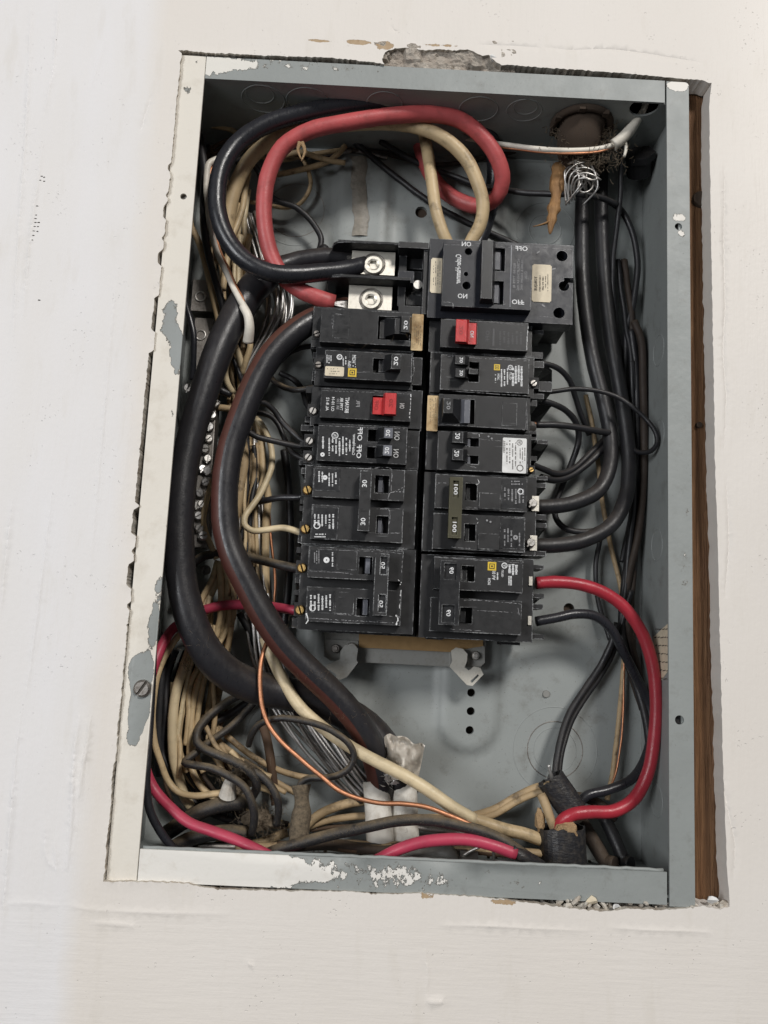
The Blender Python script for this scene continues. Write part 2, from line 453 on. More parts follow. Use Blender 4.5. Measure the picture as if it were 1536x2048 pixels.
# grey enamel of the box
def enamel(name, spots=None, bias=0., cream=(.70,.665,.585), white=None, nscale=90, edge=.05, zgrad=None, dustf=.4):
    g = G(name)
    base = g.mix(g.step(g.noise(30, 5, .6), .3, .75), (.292,.312,.306), (.258,.276,.270))
    grime = g.math('MULTIPLY', g.step(g.noise(75, 7, .72), .54, .78), dustf)
    base = g.mix(grime, base, (.10,.085,.065))
    speck = g.math('MULTIPLY', g.step(g.noise(900, 2, .5), .70, .74), .55)
    base = g.mix(speck, base, (.09,.07,.05))
    h = g.math('MULTIPLY', g.noise(420, 3), .05)
    r = g.step(g.noise(60, 2), .3, .7, .48, .54)
    if spots is not None:
        f = g.math('ADD', g.spots(spots), bias)
        n = g.math('SUBTRACT', g.noise(nscale, 7, .68, vec=g.mapped((1,1,.8))), .5)
        f = g.math('ADD', f, g.math('MULTIPLY', n, 2.3))
        mask = g.step(f, 0., edge)
        base = g.mix(g.math('MULTIPLY', g.step(f, -.10, -.005), .45), base, (.12,.095,.065))
        dirty = g.math('MULTIPLY', g.step(g.noise(45, 6, .7), .52, .74), .45)
        cr_ = g.mix(dirty, cream, (.47,.41,.325))
        base = g.mix(mask, base, cr_)
        h = g.math('ADD', h, mask); h = g.math('ADD', h, g.math('MULTIPLY', g.noise(230, 5), .25))
        r = g.math('ADD', r, g.math('MULTIPLY', mask, .06))
    return g.out(base, r, 0., g.bump(h, .0008, 1.))
M['enamel'] = enamel('grey enamel', dustf=.5)
def px_spots(l, d=0):
    o = []
    for (x, y, rx, ry, a) in l:
        p = P(x, y, d); k = mmpp(d); o.append((p.x, p.z, rx*k, ry*k, a))
    return o
M['fl_left'] = enamel('left flange paint', px_spots([
    (340,640,30,60,-1.15),(352,690,26,50,-1.0),(300,980,26,60,-.3),(335,1070,22,60,-.75),(318,1180,16,60,-.95),(306,1260,18,55,-1.2),
    (283,1345,30,50,-2.6),(280,1410,26,60,-2.3),(268,1460,20,40,-1.5),(250,1590,40,70,-.35),(372,180,20,30,-.7),(395,120,20,20,-.5),(356,720,20,60,-.9),(346,820,14,60,-.6)]), .80, (.74,.70,.63), nscale=140)
M['fl_top'] = enamel('top flange paint', px_spots([(418,125,60,40,1.4),(470,130,60,20,.95),(580,132,220,18,.50),(560,116,300,8,.5),(820,145,200,14,.26)]), -.62, (.74,.72,.67), nscale=230)
M['fl_bottom'] = enamel('bottom flange paint', px_spots([(330,1725,190,70,3.),(460,1735,150,60,1.8),(570,1742,120,34,.75),(700,1745,150,40,.52),(820,1757,100,40,.45),(1010,1765,200,40,.36)]), -.64, (.76,.74,.70), nscale=210)
M['fl_right'] = enamel('right flange paint', px_spots([(1356,172,30,16,2.),(1358,435,20,14,1.2),(1362,468,16,14,.9),(1372,1030,12,40,.45),(1372,1150,16,60,.5),(1366,1110,10,30,.3)]), -.66, (.80,.77,.72), nscale=190)

# painted wall
g = G('wall paint')
o = g.sep()
bx_ = g.math('ADD', o[0], g.math('MULTIPLY', g.math('SUBTRACT', g.noise(9, 5, .6), .5), .035))
XB = P(235, 1024, 0).x
leftm = g.step(bx_, XB-.008, XB+.006, 1., 0.)
beige = g.mix(g.step(g.noise(7, 4), .3, .7), (.728,.685,.637), (.748,.711,.671))
white = g.mix(g.step(g.noise(6, 5, .6, vec=g.mapped((2.5,1,.6))), .35, .65), (.765,.755,.765), (.745,.725,.71))
c = g.mix(leftm, beige, white)
smear = g.math('MULTIPLY', g.step(g.noise(28, 6, .65, vec=g.mapped((2.2,1,.5))), .56, .78), .35)
c = g.mix(smear, c, (.60,.555,.48))
chips = g.math('ADD', g.spots(px_spots([(716,86,34,8,1.6),(770,92,26,14,1.5),(640,84,50,5,1.0),(885,92,60,5,.8),(1175,1803,60,9,.9),(850,1787,24,14,.9),(1010,1803,36,8,1.)], -1)), -.62)
chips = g.step(g.math('ADD', chips, g.math('MULTIPLY', g.math('SUBTRACT', g.noise(230, 5, .7), .5), 2.2)), 0., .06)
c = g.mix(chips, c, g.mix(g.noise(300, 4), (.30,.19,.10), (.52,.40,.26)))
vb = g.noise(55, 4, .62, vec=g.mapped((6,1,.55))); hb = g.noise(55, 4, .62, vec=g.mapped((.55,1,6)))
Zb = g.step(o[2], P(768,1850,0).z-.004, P(768,1800,0).z, 1., 0.)
brush = g.n('ShaderNodeMix', data_type='FLOAT'); g.set(brush.inputs[0], Zb); g.set(brush.inputs[2], vb); g.set(brush.inputs[3], hb)
rollr = g.noise(330, 2, .6)
hgt = g.math('ADD', g.math('MULTIPLY', brush.outputs[0], .8), g.math('MULTIPLY', rollr, .42))
hgt = g.math('SUBTRACT', hgt, g.math('MULTIPLY', chips, .8))
pit = g.math('MULTIPLY', g.step(g.noise(520, 1, .6), .70, .76), g.step(g.noise(40, 1), .55, .62))
hgt = g.math('SUBTRACT', hgt, pit)
right = g.step(o[0], .17, .24)
rgh = g.math('SUBTRACT', g.math('ADD', g.math('MULTIPLY', leftm, .06), .60), g.math('MULTIPLY', right, .14))
M['wall'] = g.out(c, rgh, 0., g.bump(hgt, .0005, .62))
g = G('gypsum cut edge')
M['gypsum'] = g.out(g.mix(g.step(g.noise(120, 6, .7), .4, .65), (.62,.585,.52), (.36,.30,.24)), .9, 0., g.bump(g.noise(300, 4, .6), .0007, .7))
g = G('old plaster')
M['plaster'] = g.out(g.mix(g.step(g.noise(100, 6, .7), .35, .7), (.60,.55,.48), (.36,.30,.25)), .95, 0., g.bump(g.noise(350, 6, .75), .002, 1.))

# ================================================================== the wall
def xz(px, py, d=0):
    p = P(px, py, d); return (p.x, p.z)
def densify(poly, step, amp, closed=False, seed=0):
    out = []
    n = len(poly)
    for i in range(n if closed else n-1):
        a = Vector(poly[i]); b = Vector(poly[(i+1) % n]); L = (b-a).length; k = max(1, int(L/step))
        nrm = Vector((-(b-a).y, (b-a).x)).normalized() if L > 0 else Vector((0,0))
        for j in range(k):
            p = a.lerp(b, j/k); q = Vector((p.x*420, p.y*420, seed))
            f = noise.noise(q) * .6 + noise.noise(q*2.7) * .4
            out.append(tuple(p + nrm*f*amp))
    if not closed: out.append(tuple(poly[-1]))
    return out
WY = -1.5                         # the wall's paint stands this far proud of the flange
def fl_line(y): return 364 + (214-364)*(y-105)/(1700-105)
OPEN = [(326,345,5),(384,398,6),(405,440,6),(470,484,4),(500,532,8),(590,664,8),(700,1010,8),(1013,1072,9),(1094,1110,5),(1122,1178,8),(1202,1222,5),(1246,1254,4),(1372,1384,3),(1440,1456,2),(1520,1600,2),(1660,1700,2)]
left = []
y = 1762
while y > 104:
    op = 0
    for a, b, k in OPEN:
        if a <= y <= b: op = k * min(1, (y-a)/8+.2, (b-y)/8+.2)
    q = noise.noise(Vector((0, y*.017, 3.1)))*2.6 + noise.noise(Vector((4, y*.083, 1.1)))*2.4 + noise.noise(Vector((2, y*.29, 5.1)))*1.3
    left.append(xz(fl_line(y) + (-.6 if not op else .6) + q*.9 - op*1.35, y, WY)); y -= 3.2
top = [(357,101),(420,107),(470,109),(540,112),(620,115),(690,119),(752,125),(768,129),(764,118),(770,104),(790,97),(815,95),(850,101),(880,98),(905,101),(935,99),(952,106),(965,112),(978,110),(992,126),(1003,131),(1015,130),(1090,136),(1180,141),(1290,150),(1400,160),(1423,165)]
right = [(1423,165),(1419,205),(1420,330),(1422,470),(1425,640),(1428,800),(1430,935),(1436,1090),(1439,1250),(1444,1420),(1449,1600),(1454,1740),(1459,1814)]
bot = [(1459,1814),(1440,1818),(1405,1812),(1330,1820),(1262,1818),(1208,1823),(1150,1818),(1118,1814),(1060,1806),(1014,1800),(950,1793),(880,1789),(844,1786),(760,1788),(690,1783),(600,1782),(520,1781),(440,1779),(392,1772),(372,1766),(290,1763),(214,1762)]
hole = left[:-1] + densify([xz(*p, WY) for p in top], .0012, .0011, seed=1)[:-1] + densify([xz(*p, WY) for p in right], .003, .0007, seed=2)[:-1] + densify([xz(*p, WY) for p in bot], .0012, .0012, seed=3)[:-1]
# ridges of plaster and paint: polyline in photo pixels, height mm, half width mm, kind
RIDGES = [
 ([(118,0),(112,70),(104,150),(88,230)], .75, .9, 'r'), ([(212,80),(196,130),(180,180)], .35, 1.2, 'r'),
 ([(110,120),(105,168)], .7, 1.5, 'r'), ([(85,290),(74,370),(66,430),(52,560),(46,640)], .75, .9, 'r'),
 ([(104,985),(98,1040),(88,1120),(80,1180),(70,1260),(58,1350),(50,1400)], .55, .8, 'r'),
 ([(25,1000),(18,1060),(10,1130),(2,1220)], .75, .9, 'r'),
 ([(44,1420),(36,1480),(30,1540),(22,1640),(14,1740),(5,1870)], .75, .9, 'r'),
 ([(160,1430),(150,1500),(146,1580),(142,1660),(134,1745)], 1.7, 1.5, 'r'), ([(182,1432),(176,1480),(166,1540),(158,1600)], 1.5, 1.3, 'r'),
 ([(92,1640),(96,1720),(112,1735)], .7, 1.3, 'r'), ([(110,1680),(114,1745)], .6, 1., 'r'),
 ([(62,0),(56,180),(40,420),(24,700)], .75, .9, 'r'), ([(232,560),(214,760),(196,960),(176,1180)], .5, .9, 'r'),
 ([(304,190),(292,226),(282,262)], .4, .8, 'g'),
 ([(130,1808),(180,1818),(240,1822),(330,1826),(460,1828)], .55, 1.4, 'r'), ([(190,1845),(235,1848),(270,1852)], .9, 1.8, 'r'),
 ([(10,1806),(70,1806),(120,1812)], .5, 1.6, 'r'), ([(880,1850),(980,1852),(1080,1858),(1180,1862)], .5, .9, 'r'), ([(1215,1855),(1290,1860),(1370,1862),(1425,1866)], .35, .8, 'r'),
 ([(850,1890),(852,1920),(856,1950),(852,1990)], .4, 1., 'r'), ([(855,2003),(878,2004),(892,2001)], 1.4, 2.2, 'r'), ([(497,1925),(505,1935)], .9, 1.2, 'r'),
 ([(1090,95),(1140,100),(1200,98),(1260,102),(1330,112),(1400,124)], .25, .5, 'g'), ([(960,90),(1020,92),(1080,96)], .35, .8, 'g'),
 ([(1450,330),(1448,480),(1450,620),(1446,700),(1452,800),(1448,900)], .5, .8, 'g'), ([(1440,1500),(1452,1600),(1470,1690),(1466,1760)], .5, .8, 'g'), ([(1452,960),(1458,1080),(1450,1200)], .4, .7, 'g'),
 ([(785,55),(790,62),(800,62)], .3, .6, 'g'), ([(265,790),(250,930),(236,1040)], .35, 1.6, 'r'), ([(262,300),(246,420),(228,560),(210,700)], .25, 2.5, 'r'),
]
extra = []; segs = []
for pl, hgt_, wd, kind in RIDGES:
    L = [Vector(xz(*p, WY)) for p in pl]
    path = cr([Vector((p.x, 0, p.y)) for p in L], .0014)
    path = [Vector((p.x + .0006*noise.noise(p*500), p.z)) for p in path]
    wd *= MM*.6; 
    for i in range(len(path)-1):
        t = (path[i+1]-path[i]).normalized() if (path[i+1]-path[i]).length else Vector((0,1)); nn = Vector((-t.y, t.x))
        k = (math.sin(math.pi*(i+.5)/len(path))**.5)*(.65 + .6*abs(noise.noise(Vector((path[i].x*130, path[i].y*130, wd*9000)))))
        for o_ in (-1, 0, 1): extra.append(tuple(path[i] + nn*wd*o_))
        segs.append((path[i].x, path[i].y, nn.x, nn.y, wd, hgt_*MM*k, kind))
SEG = np.array([s_[:6] for s_ in segs]); KIND = [s_[6] for s_ in segs]
HP = np.array(hole)
def wall_y(x, z):
    h = .0011*noise.noise(Vector((x*9, z*6, 5))) + .00045*noise.noise(Vector((x*34, z*20, 2)))
    if abs(x) < .45 and abs(z) < .5:
        dx = x-SEG[:,0]; dz = z-SEG[:,1]; dd = dx*dx+dz*dz; i = int(np.argmin(dd))
        if dd[i] < (SEG[i,4]*2.6)**2:
            off = dx[i]*SEG[i,2]+dz[i]*SEG[i,3]; w_ = SEG[i,4]
            if KIND[i] == 'r': h += SEG[i,5]*math.exp(-(math.sqrt(dd[i])/w_)**2*1.6)
            elif KIND[i] == 'g': h -= SEG[i,5]*1.6*math.exp(-(math.sqrt(dd[i])/w_)**2*2)
            else: h += SEG[i,5]*.9*(math.exp(-max(0, off)/w_*.8) if off > 0 else math.exp(off/w_*3))
        e = np.min((HP[:,0]-x)**2+(HP[:,1]-z)**2)
        if e < .004**2 and x < -.12:
            h += .0007*max(0, 1-math.sqrt(e)/.003)*(.3+abs(noise.noise(Vector((x*300, z*300, 9)))))
    return WY*MM - h
bm = cdt_sheet([(-.9,-.95),(.9,-.95),(.9,.95),(-.9,.95)], [hole], .0046, wall_y, .0, extra, (-.30,.31,-.345,.36), jitter=.0007)
# rim of the opening is cut plasterboard
be = [e for e in bm.edges if len(e.link_faces) == 1 and all(abs(v.co.x) < .5 for v in e.verts)]
for e in be: e.smooth = False
r_ = bmesh.ops.extrude_edge_only(bm, edges=be)
for v in [q for q in r_['geom'] if isinstance(q, bmesh.types.BMVert)]:
    v.co.y = .0125 + .001*noise.noise(v.co*200); 
    s_ = .0008*noise.noise(v.co*90)
    v.co.x += s_ ; v.co.z += s_
for f in [q for q in r_['geom'] if isinstance(q, bmesh.types.BMFace)]: f.material_index = 1 if f.calc_center_median().x < .17 else 0; f.smooth = False
wall = struct(obj('wall', bm, [M['wall'], M['gypsum']]))
# pin holes in the joint tape at left
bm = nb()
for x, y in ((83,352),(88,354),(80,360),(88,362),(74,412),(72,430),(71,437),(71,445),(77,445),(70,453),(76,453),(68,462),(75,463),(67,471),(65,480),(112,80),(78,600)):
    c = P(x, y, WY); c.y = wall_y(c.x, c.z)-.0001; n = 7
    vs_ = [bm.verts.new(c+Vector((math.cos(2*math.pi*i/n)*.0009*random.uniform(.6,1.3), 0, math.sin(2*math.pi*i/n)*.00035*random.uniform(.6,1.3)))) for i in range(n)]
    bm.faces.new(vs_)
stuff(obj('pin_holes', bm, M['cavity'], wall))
# the hollow behind the plasterboard
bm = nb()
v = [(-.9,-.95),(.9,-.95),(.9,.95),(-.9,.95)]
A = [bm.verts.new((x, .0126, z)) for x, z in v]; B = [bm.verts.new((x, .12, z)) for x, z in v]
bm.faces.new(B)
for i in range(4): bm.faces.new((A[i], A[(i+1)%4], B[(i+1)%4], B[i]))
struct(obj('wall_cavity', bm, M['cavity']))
# exposed plaster above the box
def lumps(name, rect_px, d0, d1, mat, parent, nx=60, nz=16, seed=0, amp=.004):
    bm = nb(); G_ = []
    for i in range(nx+1):
        row = []
        for j in range(nz+1):
            p = P(rect_px[0]+(rect_px[2]-rect_px[0])*i/nx, rect_px[1]+(rect_px[3]-rect_px[1])*j/nz, d0+(d1-d0)*j/nz)
            q = p*170+Vector((seed,0,0))
            c_ = noise.cell(p*95+Vector((seed,3,1)))
            p.y += amp*(noise.noise(q)*.7+noise.noise(q*3)*.35) + (c_-.5)*amp*.8
            row.append(bm.verts.new(p))
        G_.append(row)
    for i in range(nx):
        for j in range(nz): bm.faces.new((G_[i][j], G_[i][j+1], G_[i+1][j+1], G_[i+1][j]))
    bmesh.ops.recalc_face_normals(bm, faces=bm.faces)
    return obj(name, bm, mat, parent)
lumps('exposed_plaster', (745,86,1030,150), .2, 4.5, M['plaster'], wall, seed=4, amp=.0028)
lumps('exposed_plaster', (1020,128,1440,178), 10, 12, M['plaster'], wall, seed=8, nx=90, amp=.003)
# wooden stud beside the box, with two rusty nail heads
bm = nb(); a = P(1384,1000,14).x; box(bm, a-.004, a+.06, .0145, .1, -.5, .5)
stud = tag(obj('wall_stud', bm, M['wood'], bevel=.0008), 'brown wooden stud showing in the gap right of the grey box', 'stud')
for (x, y, ww) in ((1402,398,20),(1398,850,7)):
    bm = nb(); c = P(x, y, 13)
    cyl(bm, c+Vector((0,.003,0)), (0,-1,0), .0062*ww/20, .0052*ww/20, .004, 18)
    tag(obj('nail_head', bm, M['rust'], bevel=.0006), 'large rusty nail head driven into the wooden stud near the top' if ww == 20 else 'tiny dark nail in the wooden stud at mid height', 'nail')

# crumbs along the lower edge of the opening
random.seed(21)
bm = nb()
for k in range(46):
    x = random.choice([random.uniform(1110,1235), random.uniform(1380,1452), random.uniform(1130,1440)])
    y = 1806+ (x-1110)*.018 + random.uniform(-8,8); d = random.uniform(-1.5, 8)
    c = P(x, y, d); r = random.uniform(.0007,.0024)*(1.5 if x > 1390 else 1)
    g_ = bmesh.ops.create_icosphere(bm, subdivisions=1, radius=r)
    sc_ = Vector((random.uniform(.7,2.0), random.uniform(.5,1), random.uniform(.4,.9))); ro = Euler((random.random()*3, random.random(), random.random()*3)).to_matrix()
    for v in g_['verts']: v.co = c + ro @ Vector([v.co[i]*sc_[i]*(1+.5*noise.noise(v.co*900+Vector((k,0,0)))) for i in range(3)])
cb = stuff(obj('plaster_crumbs', bm, M['gypsum'])); cb['label'] = 'plaster and paint crumbs lying along the lower edge of the opening'; cb['category'] = 'crumbs'
# larger white paint flakes one can pick out
for i, (x, y, s_, lab) in enumerate(((1424,1800,15,'chunky white plaster flake in the lower right corner of the opening'),(1183,1803,17,'curled cream paint flake under the bottom flange'),(990,116,14,'loose white paint flake hanging at the right end of the broken plaster'),(1232,1814,8,'small white paint flake below the right part of bottom flange'))):
    bm = nb(); c = P(x, y, -1.2); k = mmpp(0)*s_
    n = 9; ro = Euler((.3, random.uniform(-.5,.5), .2)).to_matrix()
    F_ = []; B_ = []
    for j in range(n):
        t = 2*math.pi*j/n; rr = k*(.6+.5*random.random())
        p = ro @ Vector((rr*math.cos(t), -.0008*math.cos(2*t), rr*.62*math.sin(t)))
        F_.append(bm.verts.new(c+p)); B_.append(bm.verts.new(c+p*.9+Vector((0,.0012,0))))
    bm.faces.new(F_[::-1]); bm.faces.new(B_)
    for j in range(n): bm.faces.new((F_[j], F_[(j+1)%n], B_[(j+1)%n], B_[j]))
    bmesh.ops.recalc_face_normals(bm, faces=bm.faces)
    tag(obj('paint_flake', bm, M['label_white'] if i != 1 else M['label_cream']), lab, 'paint flake', 'loose paint flakes')

# ================================================================== the electrical box
panel = empty('electrical_box', (0, D, -H/2), 'open grey steel breaker box let into the painted wall', 'breaker box')
XL = -W/2 - .016                     # the box is wider than its opening on the left
XR = W/2 + .009
ZF = -H/2 - .013                     # and deeper than it at the bottom
CAPS = [RC(872,1180,1006,1512, 75), RC(612,1180,742,1512, 75)]
def cap_h(x, z):
    h = 0
    for (x0, x1, z0, z1) in CAPS:
        r = (x1-x0)/2; cx = (x0+x1)/2; cz = max(z, z0+r)
        d_ = math.hypot(x-cx, z-cz) if z < z0+r else abs(x-cx)
        t = min(1, max(0, (r-d_)/.006)); h = max(h, t*t*(3-2*t))
    return h
def back_y(x, z): return D - .0045*cap_h(x, z) + .0004*noise.noise(Vector((x*14, z*14, 1)))
BH = [(942,1385,8),(941,1422,8),(939,1460,8),(843,420,13),(1140,1217,11)]
holes = []
for x, y, r in BH:
    p = P(x, y, 72); holes.append(circle(p.x, p.z, r*mmpp(72), 18))
bm = cdt_sheet([(XL,ZF),(XR,ZF),(XR,H/2),(XL,H/2)], holes, .0042, back_y, .004)
back = obj('back_panel', bm, M['enamel'], panel)
for x, y, r in BH:
    bm = nb(); p = P(x, y, 72); q = Vector((p.x, D+.0035, p.z)); cyl(bm, q, (0,1,0), r*mmpp(72)*1.1, r*mmpp(72)*1.1, .002, 18)
    obj('hole_backing', bm, M['rust'], back)
for (x, y, R_) in ((1110,1500,82),(1110,1500,54),(1110,1500,42),(592,420,80),(592,420,60),(1090,460,62),(1090,460,34),(560,1470,66),(560,1470,40)):
    bm = nb(); p = P(x, y, 75); q = Vector((p.x, back_y(p.x, p.z)+.0001, p.z)); ring(bm, q, R_*mmpp(75), .00042, 'y', 60, 6)
    obj('knockout_ring', bm, M['screw_dark'] if R_ in (54,60) else M['enamel'], back, True)
bm = nb(); p = P(1092,1388,75); cyl(bm, Vector((p.x, D, p.z)), (0,-1,0), .0026, .0022, .0012, 16); obj('rivet', bm, M['steel_part'], back)
# side, top and bottom sheets
bm = nb(); box(bm, XL-.0015, XL, .0016, D, ZF, H/2); obj('side_panel', bm, M['enamel'], panel)
bm = nb(); box(bm, XR, XR+.0015, .0016, D, ZF, H/2); sr = obj('side_panel', bm, M['enamel'], panel)
for (y, d) in ((700,40),(870,40),(1090,44),(1600,45)):
    bm = nb(); p = P(1300, y, d); ring(bm, Vector((XR, d*MM, p.z)), .0105, .0003, 'x', 40, 6); obj('knockout_ring', bm, M['enamel'], sr, True)
# top sheet with two open knockouts
def sheet_xy(z, holes, up):
    b_ = cdt_sheet([(XL, .0016),(XR, .0016),(XR, D),(XL, D)], holes, .02, lambda x, y: 0, .0015)
    for v in b_.verts: x, t, y = v.co; v.co = Vector((x, y, z + (t if up else -t)))
    bmesh.ops.recalc_face_normals(b_, faces=b_.faces)
    return b_
cA = P(1161,243,42); cB = P(1284,215,22)
# positions on the top sheet: intersect the view ray with z = H/2
def onz(px, py, z):
    v = _R @ Vector(((px-768)/FPX, (1024-py)/FPX, -1.0)); t = (z-CAM_LOC.z)/v.z; return CAM_LOC + v*t
kA = onz(1163, 245, H/2); kB = onz(1288, 215, H/2)
tp = obj('top_panel', sheet_xy(H/2, [circle(kA.x, kA.y, .0195, 28), circle(kB.x, kB.y, .0095, 24)], True), M['enamel'], panel)
for (x, y, R_) in ((520,165,.0145),(515,165,.0095),(612,172,.0145),(770,188,.012),(960,205,.013),(1054,203,.0118),(1054,203,.008)):
    bm = nb(); q = onz(x, y, H/2); q.y = min(max(q.y, R_+.004), D-R_-.002); ring(bm, q, R_, .00035, 'z', 44, 6); obj('knockout_ring', bm, M['enamel'], tp, True)
bp = obj('bottom_panel', sheet_xy(ZF, [], False), M['enamel'], panel)
# flanges, each a folded strip with its screw holes
def flange(corners, holes_px, mat, lip=None):
    hs = []
    for x, y, r in holes_px:
        p = P(x, y, 0); hs.append(circle(p.x, p.z, r*mmpp(0), 18))
    b_ = cdt_sheet(corners, hs, .012, lambda x, z: .0004*noise.noise(Vector((x*20, z*14, 3))), .0016)
    return obj('flange', b_, mat, panel)
fx = lambda y: P(fl_line(y), y, 0).x
XFL = (fx(300)+fx(1500))/2
XFR = P(1384, 1000, 0).x
ZT = H/2 + .0158; ZB = -H/2 - .0178
flange([(XFL,ZB),(-W/2,ZB),(-W/2+.0002,0),(-W/2,ZT),(XFL,ZT)], [(367,393,7)], M['fl_left'])
flange([(-W/2+.0005,H/2),(W/2-.0003,H/2),(W/2-.0003,ZT),(-W/2+.0005,ZT)], [], M['fl_top'])
flange([(-W/2+.0006,ZB),(W/2-.0006,ZB),(W/2-.0006,-H/2),(0,-H/2+.0003),(-W/2+.0006,-H/2)], [], M['fl_bottom'])
flange([(W/2+.0009,ZB-.0008),(XFR-.001,ZB-.0008),(XFR,ZB+.0004),(XFR,ZT-.002),(XFR-.0015,ZT-.0003),(W/2+.0009,ZT-.0003)], [(1357,453,8),(1359,1440,9)], M['fl_right'])
# turned-back edge of the right flange and the return lips
bm = nb(); box(bm, XFR-.0016, XFR, .0017, .012, ZB, ZT-.0015); obj('flange_return', bm, M['enamel'], panel, bevel=.0005)
bm = nb(); path = [Vector((-W/2+.002+i*(W-.004)/70, .0022+.0004*noise.noise(Vector((i*.9,0,0))), -H/2+.0006+.0006*noise.noise(Vector((i*.7,2,0))))) for i in range(71)]
sweep(bm, path, .0011, 6); obj('flange_lip', bm, M['enamel'], panel)
for x, y, r in ((367,393,7),(1357,453,8),(1359,1440,9)):
    bm = nb(); c = P(x, y, 3); cyl(bm, c, (0,1,0), r*mmpp(0)*1.3, r*mmpp(0)*1.3, .002, 16)
    obj('screw_hole', bm, M['screw'] if x < 500 else M['plastic_deep'], panel)
# slotted cover screw left on the left flange
bm = nb(); slot_screw(bm, P(284,1377,-1.6), 17*mmpp(0), 1.0, h=.0024)
tag(obj('cover_screw', bm, M['screw_dark']), 'old slotted screw in the left flange, grey paint bared around it', 'screw')
bm = nb(); cyl(bm, P(284,1377,-.1), (0,-1,0), 20*mmpp(0), 18*mmpp(0), .0006, 22)
# data label on the right side sheet
bm = nb(); z0 = P(1320,1375,20).z; z1 = P(1320,1235,20).z
v = [bm.verts.new((XR-.0004, y, z)) for y, z in ((.012,z0+.016),(.012,z1),(.05,z1-.012),(.05,z0-.004))]
bm.faces.new(v); r_ = bmesh.ops.extrude_face_region(bm, geom=bm.faces[:])
for q in r_['geom']:
    if isinstance(q, bmesh.types.BMVert): q.co.x += .0003
lb = obj('data_label', bm, M['label_cream'], sr)
bm = nb(); random.seed(3)
for k in range(7):
    z = z1-.007-(z1-z0)*.12*k; y = .016+random.uniform(0,.006)
    while y < .046:
        L = random.uniform(.002,.006); 
        v = [bm.verts.new((XR-.0006, yy, zz)) for yy, zz in ((y,z),(y+L,z-.12*L),(y+L,z+.0006-.12*L),(y,z+.0006))]; bm.faces.new(v); y += L+.0014
stuff(obj('fine_print', bm, M['print_dark'], lb))
# chassis rail under the breakers
def hull_plate(pxs, d, th):
    b_ = nb(); F_ = [b_.verts.new(P(x, y, d)) for x, y in pxs]; B_ = [b_.verts.new(v.co+Vector((0,th,0))) for v in F_]
    b_.faces.new(F_); b_.faces.new(B_[::-1]); n = len(F_)
    for i in range(n): b_.faces.new((F_[i], B_[i], B_[(i+1)%n], F_[(i+1)%n]))
    bmesh.ops.recalc_face_normals(b_, faces=b_.faces); return b_
rail = obj('mounting_rail', hull_plate([(649,1262),(972,1280),(971,1326),(962,1335),(905,1334),(722,1325),(660,1320),(647,1312)], 62, .003), M['steel_part'], panel, bevel=.0004)
obj('insulating_strip', hull_plate([(718,1268),(898,1277),(966,1280),(966,1292),(898,1304),(718,1295)], 59.5, .0015), M['fishpaper'], rail)
obj('rail_plate', hull_plate([(649,1278),(717,1281),(717,1322),(660,1321),(648,1312)], 60.2, .0012), M['steel_part'], rail, bevel=.0003)
obj('rail_plate', hull_plate([(898,1288),(970,1292),(970,1326),(962,1333),(898,1331)], 60.2, .0012), M['steel_part'], rail, bevel=.0003)
for (x, y, r, m) in ((671,1297,9,'screw_dark'),(703,1297,12,'screw'),(950,1311,9,'screw')):
    bm = nb(); c = P(x, y, 59.5); cyl(bm, c, (0,-1,0), r*mmpp(60), r*mmpp(60)*.8, .003, 18); cyl(bm, c+Vector((0,-.0028,0)), (0,-1,0), r*.55*mmpp(60), r*.45*mmpp(60), .0016, 14)
    obj('rail_screw', bm, M[m], rail, bevel=.0003)
def slotted(pxs, slot, d, th):
    hole_ = [xz(*p, d) for p in slot]; out_ = [xz(*p, d) for p in pxs]
    return cdt_sheet(out_, [hole_], .02, lambda x, z: d*MM, th)
tb1 = slotted([(902,1302),(912,1295),(926,1298),(935,1308),(934,1322),(929,1335),(938,1341),(948,1333),(961,1336),(967,1349),(945,1372),(934,1370),(899,1333),(905,1322)], [(941,1362),(956,1348),(958,1352),(944,1366)], 52, .0015)
obj('bracket_tab', tb1, M['tab'], rail)
tb2 = slotted([(690,1290),(708,1288),(716,1298),(713,1320),(716,1325),(694,1354),(680,1360),(668,1354),(649,1338),(652,1331),(680,1318),(681,1302)], [(660,1339),(674,1351),(671,1354),(657,1342)], 52, .0015)
obj('bracket_tab', tb2, M['steel_part'], rail)

# ================================================================== lettering
def text_bm(s, cx, cy, length, height, dir_, d):
    """print centred on photo pixel cx, cy; the photograph is mirrored, so is its lettering.
    dir_: down / up / h (mirrored) / hv (upside down); sizes in photo pixels"""
    cu = bpy.data.curves.new('t', 'FONT'); cu.body = s; cu.resolution_u = 2; cu.offset = .014
    o_ = bpy.data.objects.new('t', cu); COL.objects.link(o_)
    dg = bpy.context.evaluated_depsgraph_get(); dg.update()
    me = bpy.data.meshes.new_from_object(o_.evaluated_get(dg))
    bpy.data.objects.remove(o_); bpy.data.curves.remove(cu)
    bm_ = nb(); bm_.from_mesh(me); bpy.data.meshes.remove(me)
    xs = [v.co.x for v in bm_.verts]; ys = [v.co.y for v in bm_.verts]
    k = mmpp(d); c = P(cx, cy, d)
    u0, u1, v0, v1 = min(xs), max(xs), min(ys), max(ys)
    au, av = {'down': ((0,0,-1),(-1,0,0)), 'up': ((0,0,1),(1,0,0)), 'h': ((-1,0,0),(0,0,1)), 'hv': ((1,0,0),(0,0,-1))}[dir_]
    au, av = Vector(au), Vector(av)
    for v in bm_.verts:
        a = ((v.co.x-u0)/(u1-u0)-.5)*length*k; b = ((v.co.y-v0)/(v1-v0)-.5)*height*k
        v.co = c + au*a + av*b
    return bm_
